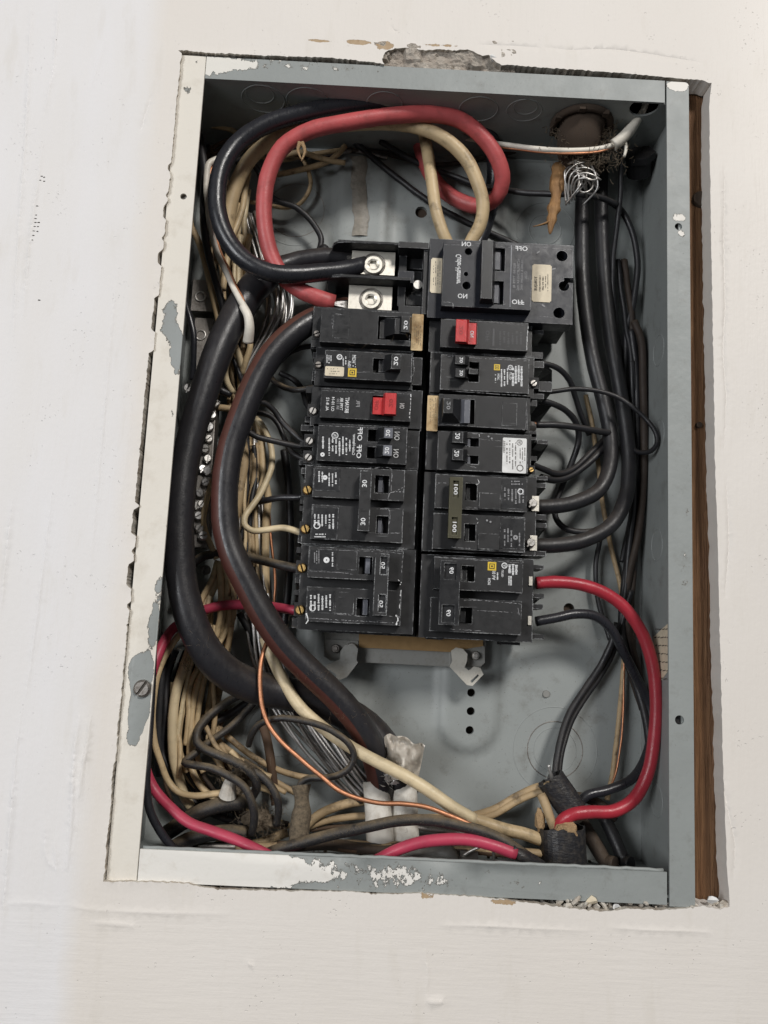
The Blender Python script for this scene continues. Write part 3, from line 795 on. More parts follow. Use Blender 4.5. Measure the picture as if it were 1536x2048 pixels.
def text(s, cx, cy, length, height, dir_, d, parent, mat='print'):
    o_ = obj('lettering', text_bm(s, cx, cy, length, height, dir_, d), M[mat], parent); return stuff(o_)
def fine(rect, dir_, nlines, d, parent, mat='print', fill=.86, seed=1, thick=.5):
    """rows of print too small to read: word-long strokes"""
    rnd = random.Random(seed); x0, y0, x1, y1 = rect; bm_ = nb()
    vert = dir_ in ('up', 'down')
    A0, A1 = (y0, y1) if vert else (x0, x1); B0, B1 = (x0, x1) if vert else (y0, y1)
    lh = (B1-B0)/nlines
    for i in range(nlines):
        b = B0 + lh*(i+.5); a = A0 + rnd.uniform(0, .12)*(A1-A0); end = A0 + (A1-A0)*rnd.uniform(.72, 1)
        while a < end:
            L = min(rnd.uniform(1.2, 2.4), end-a)
            if rnd.random() < fill:
                t = lh*thick/2*rnd.uniform(.6, 1.1)
                q = [(b-t, a), (b+t, a), (b+t, a+L), (b-t, a+L)] if vert else [(a, b-t), (a+L, b-t), (a+L, b+t), (a, b+t)]
                bm_.faces.new([bm_.verts.new(P(*w_, d)) for w_ in q])
            a += L + rnd.uniform(.5, .9)
    return stuff(obj('fine_print', bm_, M[mat], parent))
def annulus(cx, cy, r, t, d, parent, mat='print'):
    bm_ = nb(); c = P(cx, cy, d); k = mmpp(d); n = 28
    A = [bm_.verts.new(c+Vector((math.cos(2*math.pi*i/n)*r*k, 0, math.sin(2*math.pi*i/n)*r*k))) for i in range(n)]
    B = [bm_.verts.new(c+Vector((math.cos(2*math.pi*i/n)*(r-t)*k, 0, math.sin(2*math.pi*i/n)*(r-t)*k))) for i in range(n)]
    for i in range(n): bm_.faces.new((A[i], A[(i+1)%n], B[(i+1)%n], B[i]))
    return obj('approval_mark', bm_, M[mat], parent)
def sqr(cx, cy, r, d, parent, name, mat):
    bm_ = nb(); x0, x1, z0, z1 = RC(cx-r, cy-r, cx+r, cy+r, d)
    box(bm_, x0, x1, d*MM, d*MM+.0002, z0, z1); return obj(name, bm_, M[mat], parent)
def square_logo(cx, cy, r, d, parent):
    a = sqr(cx, cy, r, d, parent, 'square_emblem', 'yellow')
    sqr(cx, cy, r*.62, d-.06, a, 'emblem_ring', 'plastic_deep'); sqr(cx, cy, r*.45, d-.12, a, 'emblem_core', 'yellow'); sqr(cx, cy, r*.2, d-.18, a, 'emblem_dot', 'plastic_deep')
def sticker(rect, d, parent, mat, name='label', rot=0, round_=.0008):
    r = RC(*rect, d); bm_ = nb(); box(bm_, r[0], r[1], d*MM, d*MM+.0004, r[2], r[3])
    ed = [e for e in bm_.edges if abs((e.verts[0].co-e.verts[1].co).y) > .0003]
    bmesh.ops.bevel(bm_, geom=ed, offset=round_, segments=3, affect='EDGES')
    return obj(name, bm_, M[mat], parent)

# ================================================================== the breakers
FY = 14.0      # depth of a breaker face
BY = 23.0      # depth of its shoulders
def breaker(label, base, face, side, slots=(), mat='plastic', nm='circuit_breaker', blocks=(), fy=FY, by=BY, group='circuit breakers in two columns', split=None):
    """base, face: photo rectangles; side -1: terminals on the left, +1 on the right"""
    rb = RC(*base, by); c = ((rb[0]+rb[1])/2, .066, rb[2])
    t = empty(nm, c, label, 'breaker', group)
    bm_ = nb(); plate(bm_, rb, by*MM, .066)
    obj('base', bm_, M[mat], t, bevel=.0006)
    faces = split or [face]
    for f in faces:
        rf = RC(*f, fy); bm_ = nb()
        plate(bm_, rf, fy*MM, by*MM+.0004, [RC(*s_, fy) for s_ in slots])
        obj('face_plate', bm_, M[mat], t, bevel=.0007)
    for s_ in slots:      # dark plate on each slot floor, standing in for the shade there
        r = RC(*s_, fy); bm_ = nb(); box(bm_, r[0]-.0002, r[1]+.0002, by*MM-.0006, by*MM-.0002, r[2]-.0002, r[3]+.0002); obj('slot_shade_plate', bm_, M['plastic_deep'], t)
    for (q, d0) in blocks:
        bm_ = nb(); r = RC(*q, d0); plate(bm_, r, d0*MM, fy*MM+.002); obj('raised_block', bm_, M[mat], t, bevel=.0005)
    return t
def tabs(t, rects, mat='plastic', d=26, dep=22):
    for q in rects:
        bm_ = nb(); r = RC(*q, d); box(bm_, r[0], r[1], d*MM, (d+dep)*MM, r[2], r[3]); obj('terminal_barrier', bm_, M[mat], t, bevel=.0005)
def fins(t, tri, mat='plastic', d0=26, d1=58):
    """sloping barrier fins seen below the terminals (photo triangles)"""
    for q in tri:
        bm_ = nb(); F_ = [bm_.verts.new(P(x, y, d0+(d1-d0)*k)) for x, y, k in q]; B_ = [bm_.verts.new(v.co+Vector((0,.002,-.0012))) for v in F_]
        n = len(F_); bm_.faces.new(F_); bm_.faces.new(B_[::-1])
        for i in range(n): bm_.faces.new((F_[i], B_[i], B_[(i+1)%n], F_[(i+1)%n]))
        bmesh.ops.recalc_face_normals(bm_, faces=bm_.faces); obj('terminal_fin', bm_, M['plastic_deep'], t)
def tscrew(t, x, y, r, ang, mat='brass', d=30):
    d = 22.0; q = RC(x-r*1.2, y-r*1.5, x+r*1.3, y+r*1.3, d+.7); bm_ = nb(); box(bm_, q[0], q[1], .0226, .024, q[2], q[3]); obj('terminal_shade_plate', bm_, M['plastic_deep'], t)  # flat dark plate behind the screw stands in for a shaded recess
    bm_ = nb(); slot_screw(bm_, P(x, y, d), r*mmpp(d), ang, h=.0022); obj('terminal_screw', bm_, M[mat], t)
def toggle(t, foot, tip, tipd, mat='handle_black', footd=FY+1.5, name='handle', bevel=.0006):
    bm_ = nb(); frustum(bm_, RC(*foot, footd), footd*MM, RC(*tip, tipd), tipd*MM)
    return obj(name, bm_, M[mat], t, bevel=bevel)
def tie(t, rect, d, mat, windows=(), footd=FY+2):
    bm_ = nb(); r = RC(*rect, d); plate(bm_, r, d*MM, (d+5)*MM, [RC(*w_, d) for w_ in windows])
    h = obj('handle_tie', bm_, M[mat], t, bevel=.0006)
    for w_ in windows:
        q = RC(*w_, d); bm_ = nb(); box(bm_, q[0], q[1], (d+1.6)*MM, (d+4)*MM, q[2], q[3]); obj('handle_window', bm_, M['handle_black'] if mat != 'handle_olive' else M[mat], h)
    return h
def stems(t, rects, d, mat='handle_black'):
    for q in rects:
        bm_ = nb(); r = RC(*q, d); frustum(bm_, (r[0]-.001, r[1]+.001, r[2], r[3]), (BY-1)*MM, r, d*MM); obj('handle_stem', bm_, M[mat], t, bevel=.0004)

# ---- left column, from the top
t = breaker('single pole black 20 breaker with a tan paper tab, top of left column', (625,618,826,699), (641,621,822,688), -1, [(756,634,822,680)])
tabs(t, [(624,634,640,646),(622,682,640,698)], d=25)
toggle(t, (757,636,820,679), (790,637,812,668), 9, footd=22)
toggle(t, (793,634,823,668), (803,633,819,664), 6, 'handle_black', 16)
sqr_ = RC(804,634,818,662,5.9)
text('20', 811.5, 650, 20, 8, 'up', 5.7, t)
bm = nb(); plate(bm, RC(666,629,698,677,FY-.25), (FY-.25)*MM, FY*MM+.0005); obj('label_recess', bm, M['plastic'], t, bevel=.0002)
l = sticker((823,628,846,701), 18, t, 'label_tan', 'paper_tab', round_=.0003); fine((828,648,843,698), 'up', 4, 17.9, l, 'print_dark', .6, 2, .3)
tscrew(t, 634, 668, 8, .4, 'screw_dark')

t = breaker('single pole 20 breaker with yellow square emblem, second from top of left column', (630,699,826,778), (649,704,824,760), -1, [(746,717,769,746)])
tabs(t, [(626,705,645,717),(624,742,645,762)], d=25)
bm = nb(); box(bm, *[RC(826,715,844,770,22)[i] for i in (0,1)], .022, .05, *[RC(826,715,844,770,22)[i] for i in (2,3)]); obj('bus_clip', bm, M['plastic'], t, bevel=.0005)
toggle(t, (766,712,800,746), (783,708,802,738), 6)
text('20', 792, 722, 19, 9, 'up', 5.7, t)
fine((652,709,664,728), 'up', 3, FY-.15, t, seed=3); annulus(679, 714, 6, 2, FY-.15, t); text('UL', 679, 714, 7, 5, 'up', FY-.2, t)
text('HOM', 708, 718, 17, 8, 'up', FY-.15, t); text('10kA', 699, 728, 14, 7, 'up', FY-.15, t); fine((684,710,694,736), 'up', 2, FY-.15, t, seed=9); fine((704,727,713,737), 'up', 2, FY-.15, t, seed=5)
square_logo(704.5, 745, 8.5, FY-.2, t)
l = sticker((650,733,688,752), FY-.2, t, 'label_cream', 'worn_label', round_=.0004); fine((653,735,686,750), 'h', 3, FY-.35, l, 'print_dark', .5, 4, .35)
tscrew(t, 637, 730, 8, .2, 'screw_dark')

t = breaker('single pole breaker with a red toggle, third from top of left column', (622,776,844,857), (641,780,822,839), -1, [(744,792,790,828)])
tabs(t, [(612,773,640,786),(610,833,640,845)], d=25)
bm = nb(); frustum(bm, RC(744,795,790,829,FY+4), (FY+4)*MM, RC(746,796,786,829,9), .009); h = obj('handle', bm, M['handle_red'], t, bevel=.0008)
toggle(h, (766,788,793,832), (770,786,792,828), 3.5, 'handle_red', 10, 'handle_tip', .0009)
text('20', 782, 806, 18, 8, 'up', 3.3, h, 'emboss_red'); text('OFF', 753, 810, 20, 8, 'up', 8.8, h, 'emboss_red')
text('ON', 804, 812, 11, 10, 'up', FY-.15, t)
text('BRYANT', 694, 810, 33, 8, 'up', FY-.15, t); text('TYPE BR', 683, 808, 27, 6, 'up', FY-.15, t); text('BR 120', 676, 808, 22, 5.5, 'up', FY-.15, t, 'print_dim'); text('CU 10-14', 666, 808, 30, 6, 'up', FY-.15, t); text('AL 8-12', 655, 808, 28, 6, 'up', FY-.15, t)
text('FR', 716, 807, 14, 8, 'up', FY-.15, t, 'print_dim')
tscrew(t, 626, 822, 9, 1.2, 'screw')

t = breaker('tandem breaker with two grey faced 20 toggles in left column', (625,853,838,934), (635,850,814,925), -1, [(736,859,757,883),(734,894,756,917)])
tabs(t, [(602,850,632,862),(600,884,628,894),(598,920,630,930)], d=25)
for (y, o_) in ((866,0),(901,-2)):
    h = toggle(t, (752+o_,y-11,782+o_,y+15), (768+o_,y-11,786+o_,y+11), 6); toggle(h, (768+o_,y-11,786+o_,y+11), (769+o_,y-10,785.5+o_,y+10), 5.5, 'handle_grey', 6.4, 'handle_face', .0002)
    text('20', 776+o_, y, 14, 9, 'up', 5.3, h); text('ON', 794+o_, y+6, 18, 11, 'up', FY-.15, t)
    text('OFF', 720+o_, y+2, 28, 10, 'up', FY-.15, t)
text('Cutler-Hammer', 708, 889, 44, 6, 'up', FY-.15, t); fine((655,872,703,913), 'up', 7, FY-.15, t, seed=6); fine((642,872,650,905), 'up', 1, FY-.15, t, seed=7)
annulus(670, 871, 7, 1.6, FY-.15, t); text('UL', 670, 871, 8, 6, 'up', FY-.2, t); annulus(645, 909, 4.5, 3.4, FY-.15, t)
tscrew(t, 619, 882, 9, 1.1, 'screw'); tscrew(t, 617, 915, 9, 1.0, 'screw')

t = breaker('double pole 30 breaker with charcoal tie bar in left column', (606,935,832,1093), None, -1, [(750,951,778,986),(753,1032,777,1067)], 'plastic_worn', split=[(626,936,809,998),(622,1013,806,1082)])
tabs(t, [(603,936,626,948),(600,992,624,1008),(599,1012,622,1022),(596,1070,622,1086)], 'plastic_worn', d=25)
for (y, x) in ((966,615),(1044,611)): tscrew(t, x, y+14, 10, 1.9, 'brass', 29)
bm = nb(); plate(bm, RC(628,937,680,982,FY-.3), (FY-.3)*MM, FY*MM+.0005); obj('label_recess', bm, M['plastic'], t, bevel=.0002)
bm = nb(); plate(bm, RC(624,1014,676,1078,FY-.3), (FY-.3)*MM, FY*MM+.0005); obj('label_recess', bm, M['plastic'], t, bevel=.0002)
fine((635,941,648,967), 'up', 2, FY-.45, t, 'print', seed=11); annulus(650, 955, 5, 4, FY-.45, t, 'print'); fine((655,944,675,975), 'up', 3, FY-.45, t, seed=12)
fine((626,1027,670,1058), 'up', 6, FY-.45, t, seed=13); annulus(634, 1051, 7, 2, FY-.5, t); fine((628,1066,656,1076), 'h', 2, FY-.45, t, seed=14)
stems(t, [(719,948,740,985),(716,1030,737,1062)], 10)
h = tie(t, (718,941,741,1062), 4, 'plastic_worn')
for y, y2 in ((967,0),(1043,1)): text('30', 729-y2*3, y, 15, 10, 'up', 3.8, h)
for (y0, y1) in ((947,949),(981,983),(1021,1023)): 
    bm = nb(); r = RC(722,y0,735,y1,3.9); box(bm, r[0], r[1], .0039, .0042, r[2], r[3]); obj('moulded_line', bm, M['plastic_deep'], h)

t = breaker('double pole 50 breaker with scuffed tie bar, bottom of left column', (598,1094,829,1264), None, -1, [(718,1114,744,1149),(713,1197,738,1232)], 'plastic_worn', split=[(616,1097,806,1159),(612,1177,802,1247)])
tabs(t, [(593,1095,616,1106),(590,1148,613,1166),(588,1180,611,1190),(584,1236,610,1256)], 'plastic_worn', d=25)
for (y, x) in ((1136,604),(1220,600)): tscrew(t, x, y, 10, 1.9, 'brass', 29)
for q in ((618,1098,671,1142),(614,1181,668,1226)):
    bm = nb(); plate(bm, RC(*q, FY-.3), (FY-.3)*MM, FY*MM+.0005); obj('label_recess', bm, M['plastic'], t, bevel=.0002)
for q in ((674,1102,714,1140),(670,1184,708,1228)):
    bm = nb(); plate(bm, RC(*q, FY-.5), (FY-.5)*MM, FY*MM+.0005); obj('raised_block', bm, M['plastic_worn'], t, bevel=.0003)
fine((627,1101,640,1136), 'up', 3, FY-.45, t, 'print_dim', seed=15); annulus(653, 1120, 6, 4.6, FY-.45, t); fine((662,1103,668,1138), 'up', 1, FY-.45, t, seed=16)
fine((618,1188,664,1222), 'up', 6, FY-.45, t, seed=17); annulus(625, 1216, 6.5, 1.6, FY-.5, t)
stems(t, [(750,1112,770,1150),(746,1195,766,1232)], 9)
h = tie(t, (748,1107,776,1231), 3, 'plastic_worn', [(761,1113,774,1149),(757,1189,771,1225)])
text('50', 765.5, 1131, 14, 9, 'up', 4.3, h); text('50', 761.5, 1208, 14, 9, 'up', 4.3, h)

def slot_bars(t, rects, mat='handle_grey'):
    for q in rects:
        bm_ = nb(); r = RC(*q, 17); frustum(bm_, (r[0]-.0012, r[1]+.0012, r[2], r[3]), .0226, r, .0175); obj('handle_stem', bm_, M[mat], t, bevel=.0006)
slot_bars(t, [(731,1116,740,1147),(726,1199,735,1230)])
slot_bars(bpy.data.objects['circuit_breaker.004'], [(757,953,765,984),(756,1035,763,1065)])
slot_bars(bpy.data.objects['circuit_breaker'], [(760,640,772,676)], 'plastic')
slot_bars(bpy.data.objects['circuit_breaker.001'], [(758,719,766,744)], 'plastic')
# ---- right column, from the top
t = breaker('single pole breaker with a red toggle, top of right column', (858,634,1064,708), (881,642,1056,698), 1, [(912,644,954,687)])
tabs(t, [(1062,660,1087,668),(1060,704,1086,717)], d=26)
bm = nb(); frustum(bm, RC(914,645,955,688,FY+4), (FY+4)*MM, RC(916,646,952,688,9), .009); h = obj('handle', bm, M['handle_red'], t, bevel=.0008)
toggle(h, (911,639,938,688), (912,639,933,683), 3.5, 'handle_red', 10, 'handle_tip', .0009)
text('20', 922, 660, 20, 8, 'down', 3.3, h, 'emboss_red'); text('ON', 944, 668, 14, 8, 'down', 8.8, h, 'print')
text('OFF', 975, 672, 24, 8, 'down', FY-.12, t, 'emboss'); bm = nb(); r = RC(985,657,989,692,FY-.2); box(bm, r[0], r[1], (FY-.2)*MM, FY*MM+.0002, r[2], r[3]); obj('moulded_line', bm, M['emboss'], t)
fine((996,662,1046,694), 'down', 6, FY-.12, t, 'emboss', seed=21)

t = breaker('tandem breaker with yellow square emblem and two black 20 toggles in right column', (860,709,1068,792), (881,713,1058,783), 1, [(938,724,958,764)], 'plastic_worn')
tabs(t, [(1060,722,1088,735),(1078,763,1104,783)], 'plastic_worn', d=26); fins(t, [[(1088,727,0),(1104,740,.5),(1104,764,1),(1066,764,1),(1066,735,.3)]])
for y in (720,746):
    h = toggle(t, (906,y-8,944,y+12), (911,y-9,930,y+8), 6.5, footd=20); text('20', 922.5, y, 12, 7, 'down', 6.2, h)
toggle(t, (934,736,958,752), (938,738,956,748), 9, footd=20)
square_logo(994, 734.5, 6, FY-.2, t); annulus(1021, 735, 5.5, 1.4, FY-.15, t); text('UL', 1021, 735, 6, 5, 'down', FY-.2, t)
fine((988,744,994,772), 'down', 1, FY-.15, t, seed=22); text('HOMT', 997, 754, 14, 5, 'down', FY-.15, t); fine((1000,734,1018,774), 'down', 3, FY-.15, t, seed=23); fine((1023,730,1046,774), 'down', 4, FY-.15, t, seed=24, fill=.95, thick=.8); text('LISTED', 1021, 752, 16, 4.5, 'down', FY-.2, t)
tscrew(t, 1067, 767, 8, .7, 'screw', 32)

t = breaker('single pole black 20 breaker with tan paper tab at its left end, right column', (858,789,1060,862), (877,792,1056,855), 1, [(928,799,949,848)])
tabs(t, [(1056,787,1088,797),(1056,800,1074,812),(1056,862,1073,874)], d=26); fins(t, [[(1062,800,.2),(1104,808,.6),(1078,842,1),(1062,842,.8)]])
h = toggle(t, (882,797,926,850), (887,797,906,826), 5, footd=16); text('20', 897, 811, 17, 8, 'down', 4.7, h, 'print_dim')
toggle(t, (912,798,934,848), (929,800,940,846), 9.5, 'handle_grey', 18, 'handle_face', .0003)
bm = nb(); plate(bm, RC(1004,806,1034,852,FY-.3), (FY-.3)*MM, FY*MM+.0005); obj('label_recess', bm, M['plastic'], t, bevel=.0002)
l = sticker((854,791,876,862), 17, t, 'label_tan', 'paper_tab', round_=.0003); fine((859,795,873,846), 'down', 4, 16.9, l, 'print_dark', .6, 25, .3)
bm = nb(); cyl(bm, P(1062,852,30), (0,-.6,-.6), .0035, .003, .004, 12); obj('terminal_screw', bm, M['screw'], t)

t = breaker('tandem breaker with a white paper label, right column', (852,864,1062,944), (875,866,1056,943), 1, [(932,876,958,893),(931,911,957,928)], 'plastic_worn')
tabs(t, [(1074,880,1096,888),(1058,868,1073,880),(1056,912,1074,921)], 'plastic_worn', d=26); fins(t, [[(1060,884,.3),(1096,888,.5),(1076,918,1),(1060,920,.9)]])
for (y) in (872,907):
    h = toggle(t, (900,y-9,938,y+17), (905,y-9,926,y+13), 6, footd=17, mat='handle_black'); text('20', 915-(y-872)*.05, y, 13, 10, 'down', 5.7, h)
for y in (884,919): toggle(t, (930,y-8,942,y+9), (934,y-7,940,y+8), 15, 'handle_grey', 21, 'handle_stem', .0003)
l = sticker((1005,876,1053,946), FY-.3, t, 'label_white', 'paper_label', round_=.0004)
text('TESTED', 1008.5, 893, 26, 4, 'down', FY-.45, l, 'print_dark'); fine((1011,880,1034,942), 'down', 4, FY-.45, l, 'print_dark', .7, 26, .4); fine((1038,894,1052,930), 'down', 3, FY-.45, l, 'print_dark', .7, 27, .4)
annulus(1039, 885, 6, 1.2, FY-.45, l, 'print_dark'); annulus(1040, 936, 7, 1.6, FY-.45, l, 'print_dark'); text('UL', 1039, 885, 6, 5, 'down', FY-.5, l, 'print_dark')
for y in (873,877): 
    bm = nb(); c = P(977+(y-873)*1.6, y, FY-.2); cyl(bm, c+Vector((0,.0008,0)), (0,-1,0), .0008, .0006, .001, 10); obj('moulded_dimple', bm, M['print_dim'], t)
tscrew(t, 1062, 940, 6, .5, 'brass', 30)

t = breaker('double pole 100 breaker with olive tie bar and silver lugs, right column', (846,949,1072,1107), None, 1, [(931,967,954,1001),(929,1048,951,1082)], 'plastic_worn', split=[(870,952,1054,1020),(866,1030,1050,1101)], blocks=[((958,986,1001,1018), FY-1),((956,1067,999,1099), FY-1)])
tabs(t, [(1071,952,1095,960),(1072,966,1092,975),(1070,1029,1093,1040),(1070,1046,1093,1055),(1064,1102,1092,1112)], 'plastic_worn', d=26)
fins(t, [[(1060,975,.2),(1092,973,.4),(1076,990,1),(1060,985,1)],[(1060,1060,.2),(1092,1053,.4),(1076,1074,1),(1060,1070,1)]])
for (x, y) in ((1066,1006),(1062,1085)):
    bm = nb(); r = RC(x-2,y-14,x+12,y+16,22); box(bm, r[0], r[1], .022, .05, r[2], r[3]); l = obj('wire_lug', bm, M['tin'], t, bevel=.0006)
    bm = nb(); slot_screw(bm, P(x-1, y, 20.5), 10*mmpp(20), .9, h=.003); obj('lug_screw', bm, M['screw'], l)
for q in ((1003,957,1052,1018),(1000,1036,1049,1098)):
    bm = nb(); plate(bm, RC(*q, FY-.3), (FY-.3)*MM, FY*MM+.0005); obj('label_recess', bm, M['plastic'], t, bevel=.0002)
fine((1006,975,1050,1008), 'down', 6, FY-.45, t, 'print_dim', seed=31); annulus(1041, 983, 6, 1.6, FY-.5, t); fine((1020,960,1048,971), 'h', 2, FY-.45, t, 'print_dim', seed=32)
fine((1006,1056,1026,1096), 'down', 3, FY-.45, t, 'print_dim', seed=33); annulus(1031, 1075, 5, 3.6, FY-.5, t, 'print_dim'); fine((1036,1058,1042,1096), 'down', 1, FY-.45, t, 'print_dim', seed=34)
for x in (974,981): 
    bm = nb(); c = P(x, 1041+(x-974)*.4, FY-.2); cyl(bm, c+Vector((0,.0008,0)), (0,-1,0), .0009, .0006, .001, 10); obj('moulded_dimple', bm, M['print_dim'], t)
slot_bars(t, [(933,969,940,999),(931,1050,938,1080)], 'plastic')
stems(t, [(902,962,922,1000),(899,1044,919,1076)], 9)
h = tie(t, (898,954,924,1076), 3.5, 'handle_olive', [(906,961,918,995),(903,1034,915,1070)])
text('100', 911.5, 979, 21, 8.5, 'down', 4.8, h); text('100', 909, 1054, 21, 8.5, 'down', 4.8, h)

t = breaker('double pole 60 breaker with yellow square emblem, bottom of right column', (840,1113,1066,1280), None, 1, [(923,1132,949,1163),(920,1215,944,1247)], 'plastic_worn', split=[(868,1117,1046,1182),(860,1198,1043,1266)])
tabs(t, [(1064,1130,1088,1138),(1066,1187,1088,1196),(1066,1208,1086,1218),(1064,1268,1088,1278)], 'plastic_worn', d=26)
fins(t, [[(1064,1186,.2),(1088,1188,.4),(1070,1204,1),(1060,1200,1)]])
for (x, y) in ((1060,1162),(1058,1241)):
    bm = nb(); r = RC(x-2,y-9,x+5,y+9,22); box(bm, r[0], r[1], .022, .045, r[2], r[3]); obj('wire_lug', bm, M['tin'], t, bevel=.0004)
square_logo(984, 1132.5, 8.5, FY-.2, t)
text('HOM', 978.5, 1163, 13, 6, 'down', FY-.15, t); text('10 kA', 987.5, 1151, 18, 7, 'down', FY-.15, t); fine((992,1142,998,1164), 'down', 1, FY-.15, t, seed=41); annulus(1009, 1131, 6, 1.6, FY-.15, t); text('UL', 1009, 1131, 7, 5.5, 'down', FY-.2, t); text('LISTED', 1005, 1147, 14, 4, 'down', FY-.15, t)
fine((1016,1127,1036,1154), 'down', 3, FY-.15, t, seed=42, thick=.8, fill=.95); fine((1016,1152,1024,1172), 'down', 2, FY-.15, t, seed=43, thick=.8, fill=.95)
slot_bars(t, [(924,1134,934,1161),(921,1217,931,1245)], 'plastic')
stems(t, [(884,1126,912,1160),(880,1212,908,1246)], 9)
h = tie(t, (879,1121,919,1250), 3.5, 'handle_black', [(889,1127,913,1159),(884,1210,909,1245)])
text('60', 903, 1141, 13, 9, 'down', 4.8, h); text('60', 897, 1226, 13, 9, 'down', 4.8, h)
# feet of the breakers hooked over the rail
for (q, lab) in (((640,1262,800,1268),0),((852,1272,886,1279),1),((1000,1284,1040,1290),1)):
    bm = nb(); r = RC(*q, 45); box(bm, r[0], r[1], .045, .058, r[2], r[3]); obj('hook_bar', bm, M['plastic'], rail, bevel=.0004)

# ---- main breaker across the top
mb = empty('main_breaker', P(900, 640, 66), 'large black main breaker with two silver lugs above both columns', 'breaker')
rb = RC(857,484,1146,642,17)
bm = nb(); plate(bm, (rb[0], rb[1], rb[2], rb[3]), .017, .030)
mplate = obj('base', bm, M['plastic_blue'], mb, bevel=.0006)
# holes in the right end of the base: cut with cylinders
def cut(target, cutters):
    for k in cutters:
        md = target.modifiers.new('cut', 'BOOLEAN'); md.object = k; md.operation = 'DIFFERENCE'; md.solver = 'EXACT'
    dg = bpy.context.evaluated_depsgraph_get(); dg.update()
    me = bpy.data.meshes.new_from_object(target.evaluated_get(dg)); target.modifiers.clear()
    old = target.data; target.data = me; bpy.data.meshes.remove(old)
    for k in cutters:
        m_ = k.data; bpy.data.objects.remove(k); bpy.data.meshes.remove(m_)
def cutter(x, y, r, d0, d1, slot=None):
    bm_ = nb(); k = mmpp(d0); cyl(bm_, P(x, y, d0)+Vector((0,-.01,0)), (0,1,0), r*k, r*k, (d1-d0)*MM+.01, 24)
    return obj('cutter', bm_, M['plastic_deep'])
def cutbox(q, d0, d1):
    bm_ = nb(); r = RC(*q, d0); box(bm_, r[0], r[1], d0*MM-.01, d1*MM, r[2], r[3]); return obj('cutter', bm_, M['plastic_deep'])
cut(mplate, [cutter(1124,512,12,17,27), cutter(1118,626,12,17,27), cutter(1128,572,11,17,27), cutbox((1128,556,1160,566), 17, 40)])
rr = RC(885,487,1063,616,8); bm = nb(); plate(bm, rr, .008, .0172); mface = obj('face_plate', bm, M['plastic_blue'], mb, bevel=.0009)
cut(mface, [cutter(937,503,8,8,14), cutter(932,548,5,8,14), cutter(933,571,9,8,14), cutbox((984,496,1010,542), 8, 15), cutbox((980,562,1007,609), 8, 15)])
# deep body below the plate
bm = nb(); r = RC(857,486,1140,640,30); plate(bm, (r[0], r[1], r[2], r[3]), .0302, .070); obj('body', bm, M['plastic_deep'], mb, bevel=.0006)
# handle bar and its rockers
bm = nb(); frustum(bm, RC(960,484,990,610,9), .009, RC(963,481,985,597,0), .0); h = obj('handle', bm, M['handle_black'], mb, bevel=.0008)
for q in ((986,497,1009,541),(982,564,1006,608)):
    bm = nb(); r = RC(*q, 11); frustum(bm, (r[0], r[1]-.0005, r[2], r[3]), .0155, (r[0]+.001, r[1]-.003, r[2]+.0005, r[3]-.0005), .0105); obj('rocker', bm, M['handle_grey'], h, bevel=.0004)
bm = nb(); r = RC(1020.5,490,1022.5,614,7.8); box(bm, r[0], r[1], .0078, .0085, r[2], r[3]); obj('moulded_line', bm, M['handle_grey'], mb)
text('ON', 933, 488, 20, 10.5, 'h', 7.8, mb); text('ON', 925, 592, 20, 10.5, 'hv', 7.8, mb)
text('OFF', 1043, 497, 26, 10.5, 'h', 7.8, mb); text('OFF', 1036, 604, 26, 10.5, 'hv', 7.8, mb)
text('Cutler-Hammer', 916, 538, 66, 12, 'down', 7.8, mb)
text('BJ2150  TYPE BJ', 1029, 551, 54, 6, 'down', 7.8, mb, 'print_dim'); text('INTERRUPTING RATING', 1036.5, 549, 70, 5.2, 'down', 7.8, mb, 'print_dim'); text('10,000 A 120/240 VAC', 1044, 551, 66, 5.4, 'down', 7.8, mb, 'print_dim'); text('CU-AL', 1051.5, 551, 18, 5.5, 'down', 7.8, mb, 'print_dim')
l = sticker((861,516,885,586), 16.6, mb, 'label_cream', 'rating_label'); fine((865,522,882,581), 'down', 4, 16.5, l, 'print_dark', .7, 51, .3)
l = sticker((1064,529,1103,604), 16.6, mb, 'label_cream', 'torque_label'); text('TORQUE', 1072, 567, 32, 7, 'down', 16.4, l, 'print_dark'); text('5 SECONDS MAX', 1080, 567, 36, 3.4, 'down', 16.4, l, 'print_dark'); text('180 IN LBS', 1086, 567, 30, 3.4, 'down', 16.4, l, 'print_dark'); fine((1089,548,1098,586), 'down', 2, 16.4, l, 'print_dark', .7, 52, .3)
for (x, y, a) in ((1076,505,.7),(1086,611,-.5),(1107,538,.4)):
    bm = nb(); c = P(x, y, 16.75); 
    v = [bm.verts.new(c+Vector((math.cos(a)*u_-math.sin(a)*w_, 0, math.sin(a)*u_+math.cos(a)*w_))) for u_, w_ in ((-.0014,-.0003),(.0012,-.0005),(.0016,.0003),(-.0006,.0006))]
    bm.faces.new(v); obj('scuff', bm, M['print_dim'], mb)
# stepped neck between the switch and the lugs
bm = nb()
for q, d0, d1 in (((797,484,858,496),18,60),((797,496,812,612),30,60),((812,500,848,538),34,60),((812,590,848,610),34,60),((812,538,848,590),38,60),((797,612,857,628),22,60),((846,496,858,628),20,60)):
    r = RC(*q, d0); box(bm, r[0], r[1], d0*MM, d1*MM, r[2], r[3])
obj('neck', bm, M['plastic'], mb, bevel=.0005)
bm = nb(); r = RC(796,542,828,565,24); box(bm, r[0], r[1], .024, .05, r[2], r[3]); nk = obj('barrier_clip', bm, M['plastic_blue'], mb, bevel=.0004)
bm = nb(); c = P(836,569,26); cyl(bm, c+Vector((0,.004,0)), (0,-1,0), 10*mmpp(26), 9.5*mmpp(26), .004, 24); obj('rivet', bm, M['screw'], mb, bevel=.0003)
